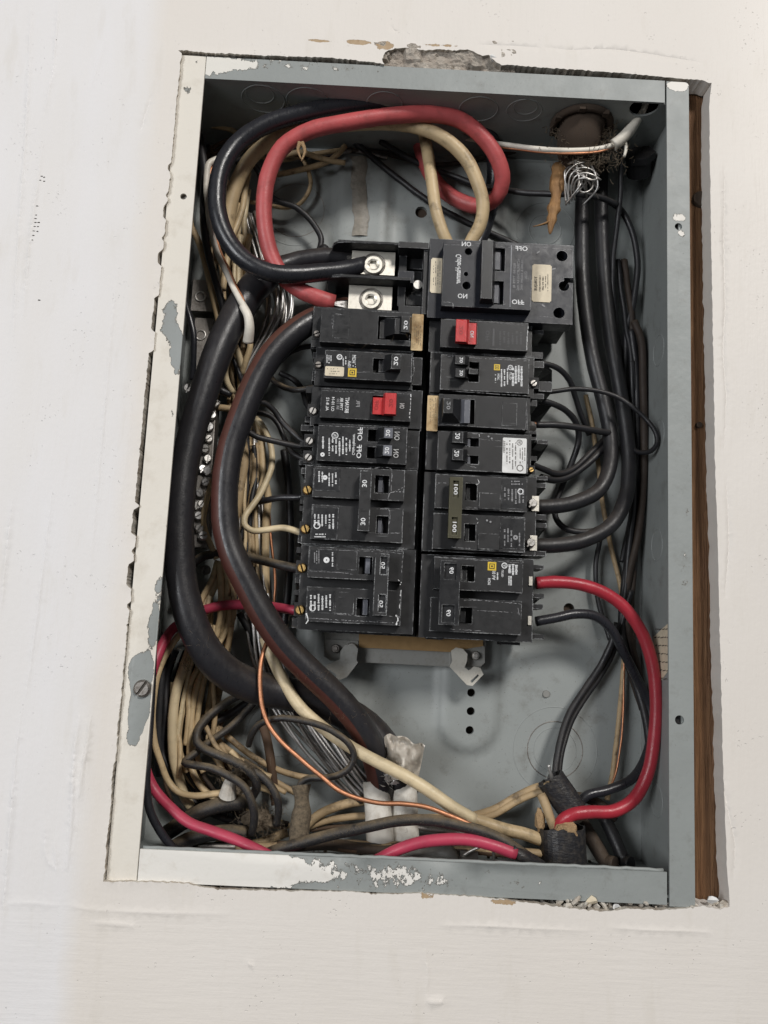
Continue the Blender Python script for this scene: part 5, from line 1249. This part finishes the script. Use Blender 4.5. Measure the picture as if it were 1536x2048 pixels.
# neutral bundle at left, each wire picked out
L2 = [
('cream_wire','cream',6.5,'436,1122,52 424,1160,50 408,1192,50 394,1222,50 372,1252,48 345,1288,46 322,1332,44 309,1380,42 306,1438,41 310,1488,41 323,1527,42 336,1562,44 358,1585,44 389,1592,42 426,1587,40 448,1584,40','cream wire sweeping along the left edge and round to the wire nut'),
('cream_wire','cream_clean',10,'440,1130,56 430,1165,54 414,1200,54 402,1238,54 388,1280,52 368,1335,50 353,1380,49 346,1430,48 345,1478,48 348,1518,49 358,1556,51 368,1590,52 382,1614,52','thickest cream wire standing upright in the lower left bundle'),
('cream_wire','cream',6.5,'438,1124,50 441,1160,48 443,1195,48 442,1230,48 434,1262,50 422,1298,52 405,1342,52 392,1380,51 385,1420,50 381,1468,49 381,1516,48 390,1552,46 408,1579,44 434,1597,42','cream wire of the lower left bundle ending under the wire nut'),
('cream_wire','cream',6.5,'446,1128,52 454,1164,50 452,1200,50 447,1240,52 440,1284,55 430,1330,57 421,1390,57 414,1438,56 411,1478,55 424,1503,54 440,1530,52 452,1560,50','cream wire reappearing under the leftmost service cable, left of two'),
('cream_wire','cream_dirty',7,'456,1150,54 466,1188,52 467,1228,52 460,1262,54 454,1305,57 444,1352,60 432,1420,61 434,1470,60 448,1506,58 470,1540,55','dirty cream wire reappearing under the leftmost service cable, right of two'),
('cream_wire','cream_dirty',6,'405,1430,62 432,1450,62 462,1480,62 505,1512,62 548,1536,61 590,1550,60 630,1556,60','dirty cream wire trailing right from the lower left bundle, upper of two'),
('cream_wire','cream_dirty',6,'395,1445,64 425,1475,64 470,1510,64 510,1535,64 545,1560,63 590,1585,62','dirty cream wire trailing right from the lower left bundle, lower of two'),
('brown_wire','brown_wire',4,'396,1300,56 376,1350,54 366,1400,54 355,1460,55 336,1510,56 330,1560,58 345,1610,60','thin coppery brown wire between the creams at lower left'),
('brown_wire','brown_wire',5,'455,1420,62 436,1460,62 426,1490,60 440,1520,58 462,1545,54','brown wire behind the dusty black wires at lower left'),
('cream_wire','cream_dirty',9,'486,826,50 484,870,48 489,910,46 488,935,46 483,962,46 479,992,46 474,1020,48 468,1050,52','short fat cream wire bulging beside the striped cable'),
('cream_wire','cream',8,'512,840,60 522,880,60 525,928,60 530,962,60 536,995,61 532,1040,61 531,1106,61 532,1175,62 534,1240,62 536,1290,60','straight cream wire between the striped cable and the 30 breaker'),
('copper_wire','copper',3,'528,960,64 536,1000,64 541,1060,64 546,1113,64 550,1151,64 548,1204,64 540,1250,64','thin copper wire hanging beside the straight cream wire, left of breakers'),
('cream_wire','cream',6,'424,960,50 416,990,48 412,1010,47 408,1040,47 412,1065,48 422,1090,49 434,1118,50','cream wire curling round the lower screws of the neutral bar'),
('brown_wire','brown_wire',4.5,'488,900,60 496,930,60 500,960,60 503,990,60','brown wire stub beside the short fat cream wire'),
('cream_wire','cream',7,'496,345,54 489,385,52 485,420,50 474,450,49 464,472,48 455,510,47 450,545,46 446,580,46','knobbly cream wire crossing the upper left bundle'),
('cream_wire','cream',6,'484,360,58 477,395,57 474,435,56 476,480,56 478,520,55 482,560,56 486,600,58','cream wire running upright in the upper left bundle, left of two'),
('cream_wire','cream_clean',6,'498,380,60 492,410,60 489,450,60 492,490,60 498,520,60 500,550,60','cream wire running upright in the upper left bundle, right of two'),
('cream_wire','cream_dirty',7,'380,425,44 382,452,42 400,488,42 412,532,42 422,575,42 433,622,44 440,660,46','cream wire beside the left flange running down to the neutral bar'),
('black_wire','black',8,'398,270,44 404,300,42 409,340,40 407,400,38 408,450,37 414,495,37 426,542,37 440,592,38 452,640,42','black wire beside the left flange running down past the cream wire'),
('black_wire','black_clean',6.5,'364,570,40 370,600,38 381,638,36 388,670,36 388,706,38 384,760,42','black wire hooking out of the left flange beside the neutral bar'),
('black_wire','black',9,'400,204,30 425,200,34 450,203,38 482,213,44 508,226,50 534,246,58 560,270,64','black wire arching in the top left corner'),
('brown_wire','brown_wire',5,'410,322,58 424,298,58 442,286,58 466,278,58 492,272,58 520,275,60','brown wire looping in the top left corner, outer of two'),
('brown_wire','brown_wire',5,'414,334,60 430,308,60 448,296,60 470,288,60 500,284,60','brown wire looping in the top left corner, inner of two'),
('cream_wire','cream_dirty',5,'462,240,62 474,252,60 490,260,58 506,270,56','dirty cream stub poking out above the black loop'),
('cream_wire','cream_dirty',6,'540,322,62 570,312,60 600,304,58 634,313,58 664,322,60 690,326,62','cream wire crossing behind the red loop, upper of two'),
('cream_wire','cream_dirty',6,'545,352,64 580,344,63 612,336,62 650,325,62 676,308,62 690,292,64','cream wire crossing behind the red loop, lower of two'),
('cream_wire','cream_dirty',4.5,'606,318,66 618,345,66 621,368,66 612,392,66 596,410,66 570,416,66 530,408,66 500,404,64','thin cream wire forming a small hoop behind the red loop'),
('black_wire','black',6.5,'470,325,40 486,318,40 503,326,42 517,344,45 524,368,48 538,388,52 560,404,56 590,414,58 614,432,60 632,456,61 642,478,61 640,502,60','black wire winding behind the red loop to a small plug'),
('cream_wire','cream_dirty',6,'436,500,56 442,530,56 446,562,56 448,600,56','short cream wire behind the white ribbon wire'),
('cream_wire','cream_clean',6.5,'462,670,46 470,690,46 478,712,48 484,735,50','short cream wire between the service cables, left of the jacket end'),
('cream_wire','cream_clean',6.5,'456,720,44 450,745,44 456,770,46 466,786,50','pale cream wire curving between the service cables'),
('cream_wire','cream',6.5,'500,668,46 500,695,46 492,720,48 482,748,50','cream wire below the white ribbon wire'),
('black_wire','black_clean',5,'455,700,44 468,722,44 478,748,44 488,775,46','thin black wire slanting between the service cables'),
('cream_wire','cream_dirty',7,'428,815,54 445,815,54 465,818,54','short cream wire leaving the neutral bar behind the striped cable'),
('black_wire','black',8,'428,775,48 445,782,48 462,790,50','short glossy black wire behind the striped cable near the neutral bar'),
('brown_wire','brown_wire',9,'522,1440,60 532,1470,60 540,1510,60 546,1560,60 552,1610,58','upright dark brown rod behind the dusty black loop'),
('black_wire','black',7,'478,1225,58 496,1260,60 512,1300,62 520,1350,64 528,1400,66 530,1450,66','black wire slanting down behind the striped cable'),
('black_wire','black',7,'455,1690,50 420,1690,48 390,1696,46 380,1712,44','dark wire end lying in the bottom left corner'),
('cream_wire','cream_dirty',9,'430,1690,52 470,1694,52 510,1688,52 545,1676,54 575,1664,56','dirty cream wire lying along the bottom behind the crimson wire'),
]
for nm, mt, r, s, lab in L2: wire(nm, mt, r, s, lab, 'wire', 'wires on the left side', 9)
# little plug at the end of the winding wire
bm = nb(); bmesh.ops.create_icosphere(bm, subdivisions=2, radius=.0042, matrix=Matrix.Translation(P(648,500,60))); cyl(bm, P(640,498,62), (.9,-.2,-.2), .0022, .0022, .005, 10)
tag(obj('wire_plug', bm, M['plastic_deep'], smooth=True), 'small dark round plug beside the main lug housing', 'plug')

# white flat wire with its copper ground
fw = empty('ribbon_wire', P(417,326,30), 'white wire with bare copper beside it threading the upper left bundle', 'wire')
child_wire(fw, 'conductor', 'white_ins', 7, '470,306,42 456,312,36 436,318,32 418,328,30 414,348,30 413,380,30 416,410,32 420,450,36 428,482,38 436,508,36 452,542,30 468,576,24 484,606,19 496,628,18 499,650,20 494,680,26')
child_wire(fw, 'ground', 'copper', 2.8, '456,320,38 440,325,34 424,336,31 420,352,31 421,380,32 425,430,36 434,480,38 444,510,35 458,538,29 472,572,23 486,598,19 490,620,18')
p, dm = pts('486,612,19 496,632,18 499,655,20 496,684,26'); bm = nb(); sweep(bm, cr(p, .0014), lambda t_: .0034*(.8+.25*t_), 10); obj('jacket', bm, M['white_ins'], fw)

# bare stranded neutral: separate strands laid in a loose rope
nt = empty('stranded_neutral', P(505,1100,60), 'bare aluminium stranded neutral behind the striped cable', 'wire strands')
random.seed(11)
base_p, dm = pts('500,430,64 515,470,62 535,520,60 556,575,57 560,620,56 548,665,56 528,705,57 508,745,58 497,800,60 492,870,62 494,950,62 500,1030,62 506,1110,62 512,1190,62 524,1260,60 545,1330,58 575,1395,57 612,1450,56 655,1505,56 700,1556,57 735,1590,58')
bp_ = cr(base_p, .004); nstr = 15
for k in range(nstr):
    a0 = 2*math.pi*k/nstr; path = []
    m_ = len(bp_)
    for i, q in enumerate(bp_):
        t_ = i/(m_-1); tg = (bp_[min(i+1, m_-1)]-bp_[max(i-1, 0)]).normalized(); u = tg.cross(Vector((0,1,0))).normalized(); v = tg.cross(u)
        spread = .0058+.0035*max(0, math.sin((t_-.62)/.38*math.pi)) if t_ > .62 else .0048+.0022*math.sin(t_*9)**2
        rr = spread*(.35 if k % 3 == 0 else 1.); ang = a0 + 5.5*t_ + .25*noise.noise(Vector((k, t_*8, 0)))
        path.append(q+u*rr*1.25*math.cos(ang)+v*rr*.6*math.sin(ang))
    for q in path: q.y = min(q.y, D-.0015)
    bm = nb(); sweep(bm, path, .00115, 6); obj('strand', bm, M['alu'] if k % 4 else M['alu_dark'], nt, True)

# neutral bar with its slotted screws
bar = empty('neutral_bar', P(402,1080,62), 'neutral bar with a row of slotted screws beside the leftmost service cable', 'bus bar')
b0 = P(420,690,50); b1 = P(388,1095,50)
bm = nb(); q = [(b0.x-.011, b0.z),(b0.x+.007, b0.z),(b1.x+.009, b1.z),(b1.x-.009, b1.z)]
F_ = [bm.verts.new((x, .049, z)) for x, z in q]; B_ = [bm.verts.new((x, .062, z)) for x, z in q]
bm.faces.new(F_); bm.faces.new(B_[::-1])
for i in range(4): bm.faces.new((F_[i], B_[i], B_[(i+1)%4], F_[(i+1)%4]))
bmesh.ops.recalc_face_normals(bm, faces=bm.faces); obj('bar', bm, M['screw_dark'], bar, bevel=.0006)
for i, (x, y, a) in enumerate(((424,830,.9),(419,853,1.4),(418,877,.7),(410,897,.1),(415,917,1.5),(405,937,1.2),(415,941,1.3),(411,964,.6),(400,986,2.4),(404,1008,1.),(397,1031,.6),(399,1056,1.),(406,1071,.3),(376,776,1.2),(431,806,.4),(394,1010,1.4))):
    bm = nb(); slot_screw(bm, P(x, y, 46.5), random.uniform(8.5,10.5)*mmpp(46), a, (random.uniform(.1,.35),-1,random.uniform(-.2,.1)), h=.0022, gap=.13); obj('bar_screw', bm, M['alu'] if i in (0,1,5,6,7,8,10,12,13) else M['screw'], bar)
for (q, d) in (((384,560,428,622),52),((388,636,424,700),56)):
    bm = nb(); r = RC(*q, d); box(bm, r[0], r[1], d*MM, d*MM+.016, r[2], r[3]); lg = obj('terminal_block', bm, M['screw_dark'], bar, bevel=.0008)
    bm = nb(); ring(bm, P((q[0]+q[2])/2-5, (q[1]+q[3])/2+2, d-.2), .0034, .0007, 'y', 24, 6); obj('terminal_ring', bm, M['screw'], lg, True)
bm = nb(); slot_screw(bm, P(411,1140,58), 10*mmpp(58), 1.2, h=.002); obj('bar_screw', bm, M['screw_dark'], bar)

# ================================================================== the bottom of the box
B1 = [
('copper_wire','copper',4.6,'545,1262,40 532,1290,34 523,1318,30 520,1352,28 521,1382,27 526,1418,26 538,1450,25 560,1481,24 605,1521,22 641,1551,20 676,1579,18 711,1596,17 758,1605,16 805,1608,15 855,1616,14 905,1632,13 958,1657,12 1011,1685,11 1042,1706,11','bare copper ground wire sweeping across the bottom of the box','copper wires',9),
('cream_wire','cream_clean',12,'530,1275,46 540,1302,44 554,1336,42 577,1380,40 601,1415,38 631,1443,36 664,1469,34 706,1497,31 758,1525,28 805,1549,26 852,1577,25 905,1614,25 948,1640,27','pale thick cream wire running diagonally over the white sheaths','cream wires at the bottom',12),
('cream_wire','cream',12,'900,1628,42 950,1640,40 1011,1659,38 1050,1668,38 1084,1680,40','dirty thick cream wire ending in the black sleeve','cream wires at the bottom',12),
('black_wire','black_dusty',6.5,'598,1580,34 603,1565,33 620,1556,32 648,1555,30 680,1548,28 700,1534,27 707,1511,26 698,1488,25 674,1467,25 641,1451,26 594,1440,28 552,1437,31 520,1448,35 503,1470,40 498,1490,46','dusty black wire making an open loop above the felted sleeve','dusty black wires at the bottom',10),
('black_wire','black_dusty',8.5,'520,1372,54 472,1394,50 434,1418,46 408,1442,42 395,1462,39 394,1484,37 408,1497,36 437,1510,34 466,1522,32 496,1540,31 511,1558,32 513,1576,34 504,1594,38','dusty black wire making an S bend at lower left, uppermost of three','dusty black wires at the bottom',10),
('black_wire','black_dusty',7.5,'518,1395,58 476,1440,54 446,1465,50 414,1487,44 386,1509,38 369,1526,34 388,1531,32 422,1536,29 457,1551,27 486,1571,26 501,1597,26 508,1630,28 503,1672,32','black wire bent to a sharp corner at lower left then arching down','dusty black wires at the bottom',10),
('black_wire','black_dusty',7.5,'488,1528,36 512,1544,33 538,1567,32 553,1594,32 557,1618,34 552,1650,38','dusty black wire arching down beside the felted sleeve','dusty black wires at the bottom',10),
('black_wire','black',8,'505,1398,62 460,1428,60 434,1442,58 408,1462,54 402,1480,52','black wire behind the S bend at lower left','dusty black wires at the bottom',8),
('black_wire','black_dusty',11,'520,1716,20 545,1703,18 594,1688,16 664,1669,15 734,1654,14 793,1642,14 852,1640,14 916,1650,13 976,1667,12 1011,1684,12 1046,1708,13','dusty black wire lying along the bottom in front of the white sheaths','dusty black wires at the bottom',12),
('crimson_wire','pink',11.5,'700,1745,26 752,1722,18 790,1702,15 836,1686,13 890,1679,12 940,1680,11 990,1692,10 1032,1708,10','pink red wire humping up over the bottom flange at centre','red wires at the bottom',14),
('black_wire','black_dusty',15,'335,1665,44 370,1642,40 405,1622,38 450,1608,38 492,1604,40','taped dusty black joint sloping up behind the crimson wire, upper of two','dusty black wires at the bottom',12),
('black_wire','black_dusty',14,'340,1700,36 375,1680,34 420,1668,34 460,1664,36 498,1668,40','taped dusty black joint behind the crimson wire, lower of two','dusty black wires at the bottom',12),
('cream_wire','cream_dirty',9,'600,1664,60 640,1628,58 690,1608,58 740,1600,60','dirty cream wire rising behind the felted sleeve','cream wires at the bottom',9),
('cream_wire','cream_dirty',7,'610,1655,62 660,1640,62 710,1632,62 750,1632,62','dirty cream wire running level behind the felted sleeve','cream wires at the bottom',9),
('brown_wire','brown_wire',4,'620,1660,64 670,1654,64 730,1650,64','thin brown wire running level behind the felted sleeve','cream wires at the bottom',7),
('cream_wire','cream_dirty',8,'810,1640,58 860,1636,56 930,1634,54 985,1620,52 1035,1592,50 1075,1574,48 1100,1570,46','cream wire climbing to the taped sleeve at right, upper of two','cream wires at the bottom',9),
('cream_wire','cream_dirty',7,'930,1640,52 985,1630,50 1035,1603,48 1070,1588,46 1098,1584,44','cream wire climbing to the taped sleeve at right, lower of two','cream wires at the bottom',9),
('cream_wire','cream_dirty',9,'1082,1588,38 1092,1612,36 1100,1636,36 1112,1664,40','cream wire dropping from the taped sleeve into the black sleeve','cream wires at the bottom',9),
('grey_wire','alu_dark',6,'800,1650,50 850,1656,50 910,1664,50 960,1676,50','dull grey wire behind the pink red wire','cream wires at the bottom',8),
]
for nm, mt, r, s, lab, gp, n in B1: wire(nm, mt, r, s, lab, 'wire', gp, n)
# cable jacket the three wires come out of at bottom centre
bm = nb(); p, dm = pts('1020,1696,13 1045,1712,14 1072,1728,18 1100,1752,28'); sweep(bm, cr(p, .002), lambda t_: .0062-.0005*t_, 12, flat=.7, wob=.1)
tag(obj('cable_jacket', bm, M['tape'], ), 'black cable jacket end where copper, black and pink wires meet', 'jacket')
# black sleeve, taped sleeve and frayed paper at bottom right
sl = empty('cable_sleeve', P(1122,1735,44), 'upright black cable sleeve that the crimson wire enters', 'sleeve')
bm = nb(); a = P(1120,1650,44); b = P(1124,1742,44)
n = 22
def tube_open(bm_, a, b, r, n, t, irr=0.):
    ax = (b-a).normalized(); u = ax.cross(Vector((0,1,0))).normalized(); v = ax.cross(u); rows = []
    for c, rr, top_ in ((a, r-t, 1), (a, r, 1), (b, r, 0), (b, r-t, 0)):
        rows.append([bm_.verts.new(c+u*rr*math.cos(2*math.pi*i/n)+v*rr*.8*math.sin(2*math.pi*i/n)+(ax*irr*noise.noise(Vector((i*.9, r*1000, 0))) if top_ else Vector())) for i in range(n)])
    for A_, B_ in zip(rows, rows[1:]+rows[:1]):
        for i in range(n): bm_.faces.new((A_[i], A_[(i+1)%n], B_[(i+1)%n], B_[i]))
    bmesh.ops.recalc_face_normals(bm_, faces=bm_.faces)
tube_open(bm, a+Vector((0,-.005,0)), b+Vector((0,-.005,0)), 44*mmpp(44), 26, .0012, .002); obj('sleeve', bm, M['tape'], sl)
for (x, y, d, sc_) in ((1080,1640,38,1.),(1134,1660,31,1.15)):
    bm = nb(); random.seed(int(x)); c = P(x, y, d)
    bmesh.ops.create_icosphere(bm, subdivisions=2, radius=.0048*sc_)
    for v in bm.verts: v.co = c+Vector((v.co.x*(.7 if x < 1100 else 1.2), v.co.y*.6, v.co.z*(1.5 if x < 1100 else .9)))*(1+.5*noise.noise(v.co*420+Vector((x,0,0))))
    obj('paper_filler', bm, M['paper'], sl)
bm = nb(); tube_open(bm, P(1100,1556,40), P(1146,1622,40), 28*mmpp(40), 22, .001, .002)
tag(obj('tape_sleeve', bm, M['tape']), 'tilted black taped sleeve above the upright cable sleeve', 'sleeve')
bm = nb(); p, dm = pts('1106,1562,40 1101,1545,38 1097,1530,37'); sweep(bm, cr(p, .001), lambda t_: .0013*(1-.3*t_), 7); tag(obj('bare_end', bm, M['alu']), 'short bare wire end poking up from the taped sleeve', 'wire end')
# felted grey sleeve
bm = nb(); p, dm = pts('602,1570,36 603,1590,35 604,1620,34 600,1650,33 596,1690,33'); sweep(bm, cr(p, .0016), lambda t_: .0058*(1.05-.3*math.sin(min(1, t_*2.2)*math.pi)*(t_ < .46)+.02), 18, wob=.08)
tag(obj('felt_sleeve', bm, M['felt']), 'grey sleeve felted with dust at bottom left of centre', 'sleeve')
# two white sheaths with torn film
for (s, rr, lab) in (('752,1562,52 755,1600,50 758,1650,46 762,1700,42 766,1740,40',27,'left of two white cable sheaths below the striped cable'),('806,1560,58 808,1600,54 810,1650,50 812,1720,46',27,'right of two white cable sheaths, wrapped in torn film')):
    bm = nb(); p, dm = pts(s); path = cr(p, .003); ax = path
    sweep(bm, path, rr*mmpp(dm)*.6, 22, None, 1.62, .04)
    tag(obj('cable_sheath', bm, M['pvc']), lab, 'sheath', 'white cable sheaths')
bm = nb(); random.seed(4); L_ = []
nu, nv = 22, 16
for j in range(nv+1):
    for i in range(nu+1):
        u = i/nu; v = j/nv
        x = 772+u*82 + (v-.5)*8; y = 1478 + v*82 + 14*noise.noise(Vector((u*3.5, 0, 7)))*(1-v) - 10*(1-v)*math.sin(u*3) + (u-.2)*20*(1-v)
        d = 45 - 14*math.sin(u*math.pi) + 7*noise.noise(Vector((u*4, v*4, 2))) + 3.5*noise.noise(Vector((u*11, v*9, 5)))
        L_.append(bm.verts.new(P(x-22*v*(u), y, d)))
for j in range(nv):
    for i in range(nu): a = j*(nu+1)+i; bm.faces.new((L_[a], L_[a+1], L_[a+nu+2], L_[a+nu+1]))
bmesh.ops.solidify(bm, geom=bm.faces[:], thickness=.0002)
tag(obj('torn_film', bm, M['film'], smooth=True), 'crumpled torn plastic film around the right white sheath', 'film')
# silver foil scraps
bm = nb()
for k in range(30):
    c = P(random.uniform(766,796), random.uniform(1540,1572), random.uniform(38,44)); v = [bm.verts.new(c+Vector((random.uniform(-.003,.003), random.uniform(-.0015,.0015), random.uniform(-.003,.003)))) for _ in range(3)]
    bm.faces.new(v)
fo = stuff(obj('foil_scraps', bm, M['alu'])); fo['label'] = 'crumpled shiny foil at the top of the white sheaths'; fo['category'] = 'foil'
# wire nut, lint and fallen dust
bm = nb(); c = P(455,1592,36); cyl(bm, c, (.15,-.35,.9), .0055, .0038, .010, 14); cyl(bm, c+Vector((.0015,-.0035,.009)), (.15,-.35,.9), .0038, .0028, .002, 14)
tag(obj('wire_nut', bm, M['pvc'], bevel=.0006), 'dull white wire nut among the dusty wires at lower left', 'wire nut')
bm = nb(); random.seed(9)
for (x, y, d, s_, n_) in ((520,1625,40,.0075,240),(475,1560,44,.006,150),(540,1655,42,.006,140),(500,1530,30,.004,90),(370,1330,40,.004,20)):
    c0 = P(x, y, d)
    for k in range(n_):
        p0 = c0+Vector((random.gauss(0,s_), random.gauss(0,s_*.5), random.gauss(0,s_*.55))); dv = Vector((random.gauss(0,1), random.gauss(0,1), random.gauss(0,1))).normalized()*random.uniform(.002,.006)
        sweep(bm, [p0, p0+dv*.5+Vector((0,0,-.0006)), p0+dv], .00012, 3, caps=False)
lf = stuff(obj('dust_lint', bm, M['lint'])); lf['label'] = 'grey brown lint caught on the wires at lower left'; lf['category'] = 'lint'
for (x, y, d, sx, sz, lab) in ((520,1640,42,.010,.006,'clump of matted dust under the arched black wires'),(478,1562,46,.007,.008,'clump of matted dust behind the S bend wire')):
    bm = nb(); bmesh.ops.create_icosphere(bm, subdivisions=4, radius=1)
    for v in bm.verts:
        q = v.co.copy(); f = 1+.35*noise.noise(q*2.2+Vector((x,0,0)))+.2*noise.noise(q*6)+.12*noise.noise(q*15); v.co = P(x, y, d)+Vector((q.x*sx*f, q.y*.005*f, q.z*sz*f))
    tag(obj('dust_clump', bm, M['lint']), lab, 'dust', 'dust clumps')
# debris on the floor of the box
bm = nb(); random.seed(13)
for k in range(260):
    x = random.uniform(XL+.01, XR-.01); y_ = random.uniform(.012, .07); r = random.choice([.0004,.0006,.0009,.0013])*random.uniform(.6,1.2)
    g_ = bmesh.ops.create_icosphere(bm, subdivisions=1, radius=r, matrix=Matrix.Translation((x, y_, ZF+r*.5)))
    for v in g_['verts']: v.co += Vector((noise.noise(v.co*700), noise.noise(v.co*700+Vector((5,0,0))), noise.noise(v.co*700+Vector((0,5,0)))))*r*.6
db = stuff(obj('floor_debris', bm, M['felt'])); db['label'] = 'dust and crumbs on the floor of the box'; db['category'] = 'debris'
# metal clamp at bottom centre
cl = empty('cable_clamp', P(960,1716,30), 'small steel cable clamp half hidden behind the bottom flange', 'clamp')
for s in ('925,1712,30 945,1700,28 970,1692,27 985,1700,28 988,1722,32','905,1690,34 940,1686,32 980,1690,34'): child_wire(cl, 'clamp_wire', 'screw', 3, s, 6)
bm = nb(); r = RC(920,1702,956,1726,34); box(bm, r[0], r[1], .034, .044, r[2], r[3]); obj('clamp_body', bm, M['screw_dark'], cl, bevel=.0006)
bm = nb(); p, dm = pts('800,1716,40 850,1704,38 895,1706,36 912,1722,36'); sweep(bm, cr(p, .002), .0065, 12, None, .7, .2); tag(obj('grey_jacket', bm, M['steel_part']), 'crushed grey cable jacket lying behind the pink red wire', 'jacket')
# hair thin fibres on wires and breakers
bm = nb(); random.seed(17)
for (x, y, d, L, n_) in ((770,700,4,.012,7),(600,1240,20,.004,16),(640,1350,18,.004,16),(700,1430,26,.004,16),(380,1290,10,.004,12),(490,1545,22,.004,26),(460,1520,26,.004,16),(620,1445,22,.004,12),(690,1660,10,.003,20),(800,1640,8,.003,14)):
    for k in range(n_):
        p0 = P(x+random.gauss(0,26), y+random.gauss(0,10), d); dv = Vector((random.gauss(0,1), random.gauss(0,.4), random.gauss(.4,1))).normalized()*L*random.uniform(.4,1)
        sweep(bm, cr([p0, p0+dv*.5+Vector((random.gauss(0,.0006),0,random.gauss(0,.0006))), p0+dv], .0012), .00007, 3, caps=False)
lf = stuff(obj('hair_fibres', bm, M['lint'])); lf['label'] = 'fine hairs clinging to cables and breakers'; lf['category'] = 'fibres'

# wires packed deep in the left gutter and in the tangle below: nothing tells these apart
random.seed(31)
def packed(n_, guide, spread, dspread, label, group, mats, r0, r1):
    for k in range(n_):
        ox = random.uniform(-spread, spread); od = random.uniform(-dspread, dspread); ph = random.uniform(0, 9)
        a, b = sorted((random.uniform(0, .35), random.uniform(.65, 1)))
        g_ = [guide[i] for i in range(len(guide)) if a <= i/(len(guide)-1) <= b]
        if len(g_) < 3: continue
        s_ = ' '.join('%.1f,%.1f,%.1f' % (x+ox+spread*.7*noise.noise(Vector((ph, i*.8, 0))), y+spread*.4*noise.noise(Vector((ph, 3, i*.8))), min(72, max(38, d+od+4*noise.noise(Vector((7, ph, i*.7)))))) for i, (x, y, d) in enumerate(g_))
        m_ = random.choice(mats)
        cw = {'cream': 'cream', 'cream_dirty': 'grimy cream', 'cream_clean': 'pale cream', 'black': 'black', 'black_dusty': 'dusty black', 'brown_wire': 'brown', 'dark_brown': 'dark brown', 'alu_dark': 'dull grey'}[m_]
        wire({'dark_brown': 'brown_wire', 'alu_dark': 'grey_wire'}.get(m_, m_.split('_')[0]+'_wire'), m_, random.uniform(r0, r1), s_, cw+' '+label, 'wire', group, 7)
mats = ['cream_dirty','black','cream','brown_wire','dark_brown','cream_dirty','black_dusty']
packed(14, [(455,470,62),(458,540,62),(470,610,62),(482,680,62),(486,750,62),(484,820,62),(482,890,64),(486,960,64),(492,1030,64),(490,1100,64),(480,1170,64),(466,1240,64),(450,1310,64)], 24, 6, 'thin wire packed deep in the left gutter behind the service cables', 'wires packed in the left gutter', mats, 4, 6.5)
packed(12, [(400,1240,62),(380,1300,60),(362,1360,60),(352,1430,60),(356,1500,60),(378,1560,60),(420,1605,60),(480,1635,60),(550,1650,62),(640,1655,62),(720,1650,62)], 30, 7, 'thin wire buried in the tangle on the floor at lower left', 'wires tangled at lower left', mats, 4, 7)
packed(9, [(412,250,58),(425,290,58),(445,330,58),(455,380,60),(452,430,60),(448,480,60),(440,540,60),(430,600,60)], 26, 7, 'thin wire packed behind the black loop at upper left', 'wires packed at upper left', mats, 4, 6)
packed(6, [(440,300,64),(500,305,66),(560,318,68),(620,312,68),(690,300,68),(760,312,68),(830,322,68)], 14, 3, 'thin wire running across the back under the loops', 'wires across the back', ['dark_brown','brown_wire','cream_dirty','alu_dark'], 3.5, 5.5)
packed(7, [(1215,420,66),(1235,520,66),(1250,620,66),(1262,720,66),(1268,820,66),(1270,920,66),(1266,1020,66),(1256,1120,66),(1248,1220,66),(1256,1320,64),(1272,1420,62),(1280,1500,62)], 16, 4, 'thin wire bunched along the right side sheet', 'wires bunched at right', ['black','black','dark_brown'], 5, 7)

packed(9, [(445,1130,54),(448,1190,53),(440,1250,53),(420,1310,54),(398,1370,54),(384,1430,53),(382,1490,52),(396,1545,50),(430,1585,50)], 34, 5, 'thin wire standing among the upright creams at lower left', 'upright creams at lower left', ['cream','cream','cream_clean','cream_dirty'], 4.5, 6.5)
packed(8, [(500,350,56),(488,410,55),(478,470,55),(470,530,54),(478,600,55),(484,660,55),(480,720,56)], 20, 5, 'thin wire standing in the upper left bundle of neutrals', 'upright creams at upper left', ['cream','cream_clean','cream_dirty'], 4.5, 6.5)
packed(7, [(505,830,58),(512,890,58),(512,950,58),(510,1010,58),(506,1070,58),(508,1130,58),(512,1190,58),(516,1250,58)], 22, 3, 'thin wire hanging between the striped cable and the breakers', 'wires beside the left breakers', ['cream','cream_dirty','brown_wire','black'], 4, 6)

packed(9, [(405,262,56),(440,250,58),(480,262,58),(520,285,60),(560,305,62),(610,312,64),(660,318,66),(720,322,68)], 22, 5, 'thin wire straggling across the top left behind the loops', 'wires straggling at top left', ['cream_dirty','cream','black','brown_wire','dark_brown'], 4, 6.5)
packed(14, [(330,1690,36),(400,1690,38),(480,1694,38),(560,1694,40),(650,1690,42),(740,1696,44),(830,1694,42),(920,1694,42),(1010,1704,42),(1080,1710,42),(1150,1712,44)], 16, 14, 'thin wire lying along the floor of the box', 'wires along the floor', ['dark_brown','black_dusty','cream_dirty','brown_wire','alu_dark','black'], 6, 11)
packed(4, [(400,1420,46),(430,1450,44),(470,1500,42),(510,1530,42),(550,1560,44),(590,1600,46),(620,1640,48)], 52, 8, 'thin wire slanting through the tangle left of the felted sleeve', 'slanting wires at lower left', ['cream_dirty','cream','black_dusty','cream_dirty'], 5, 7)
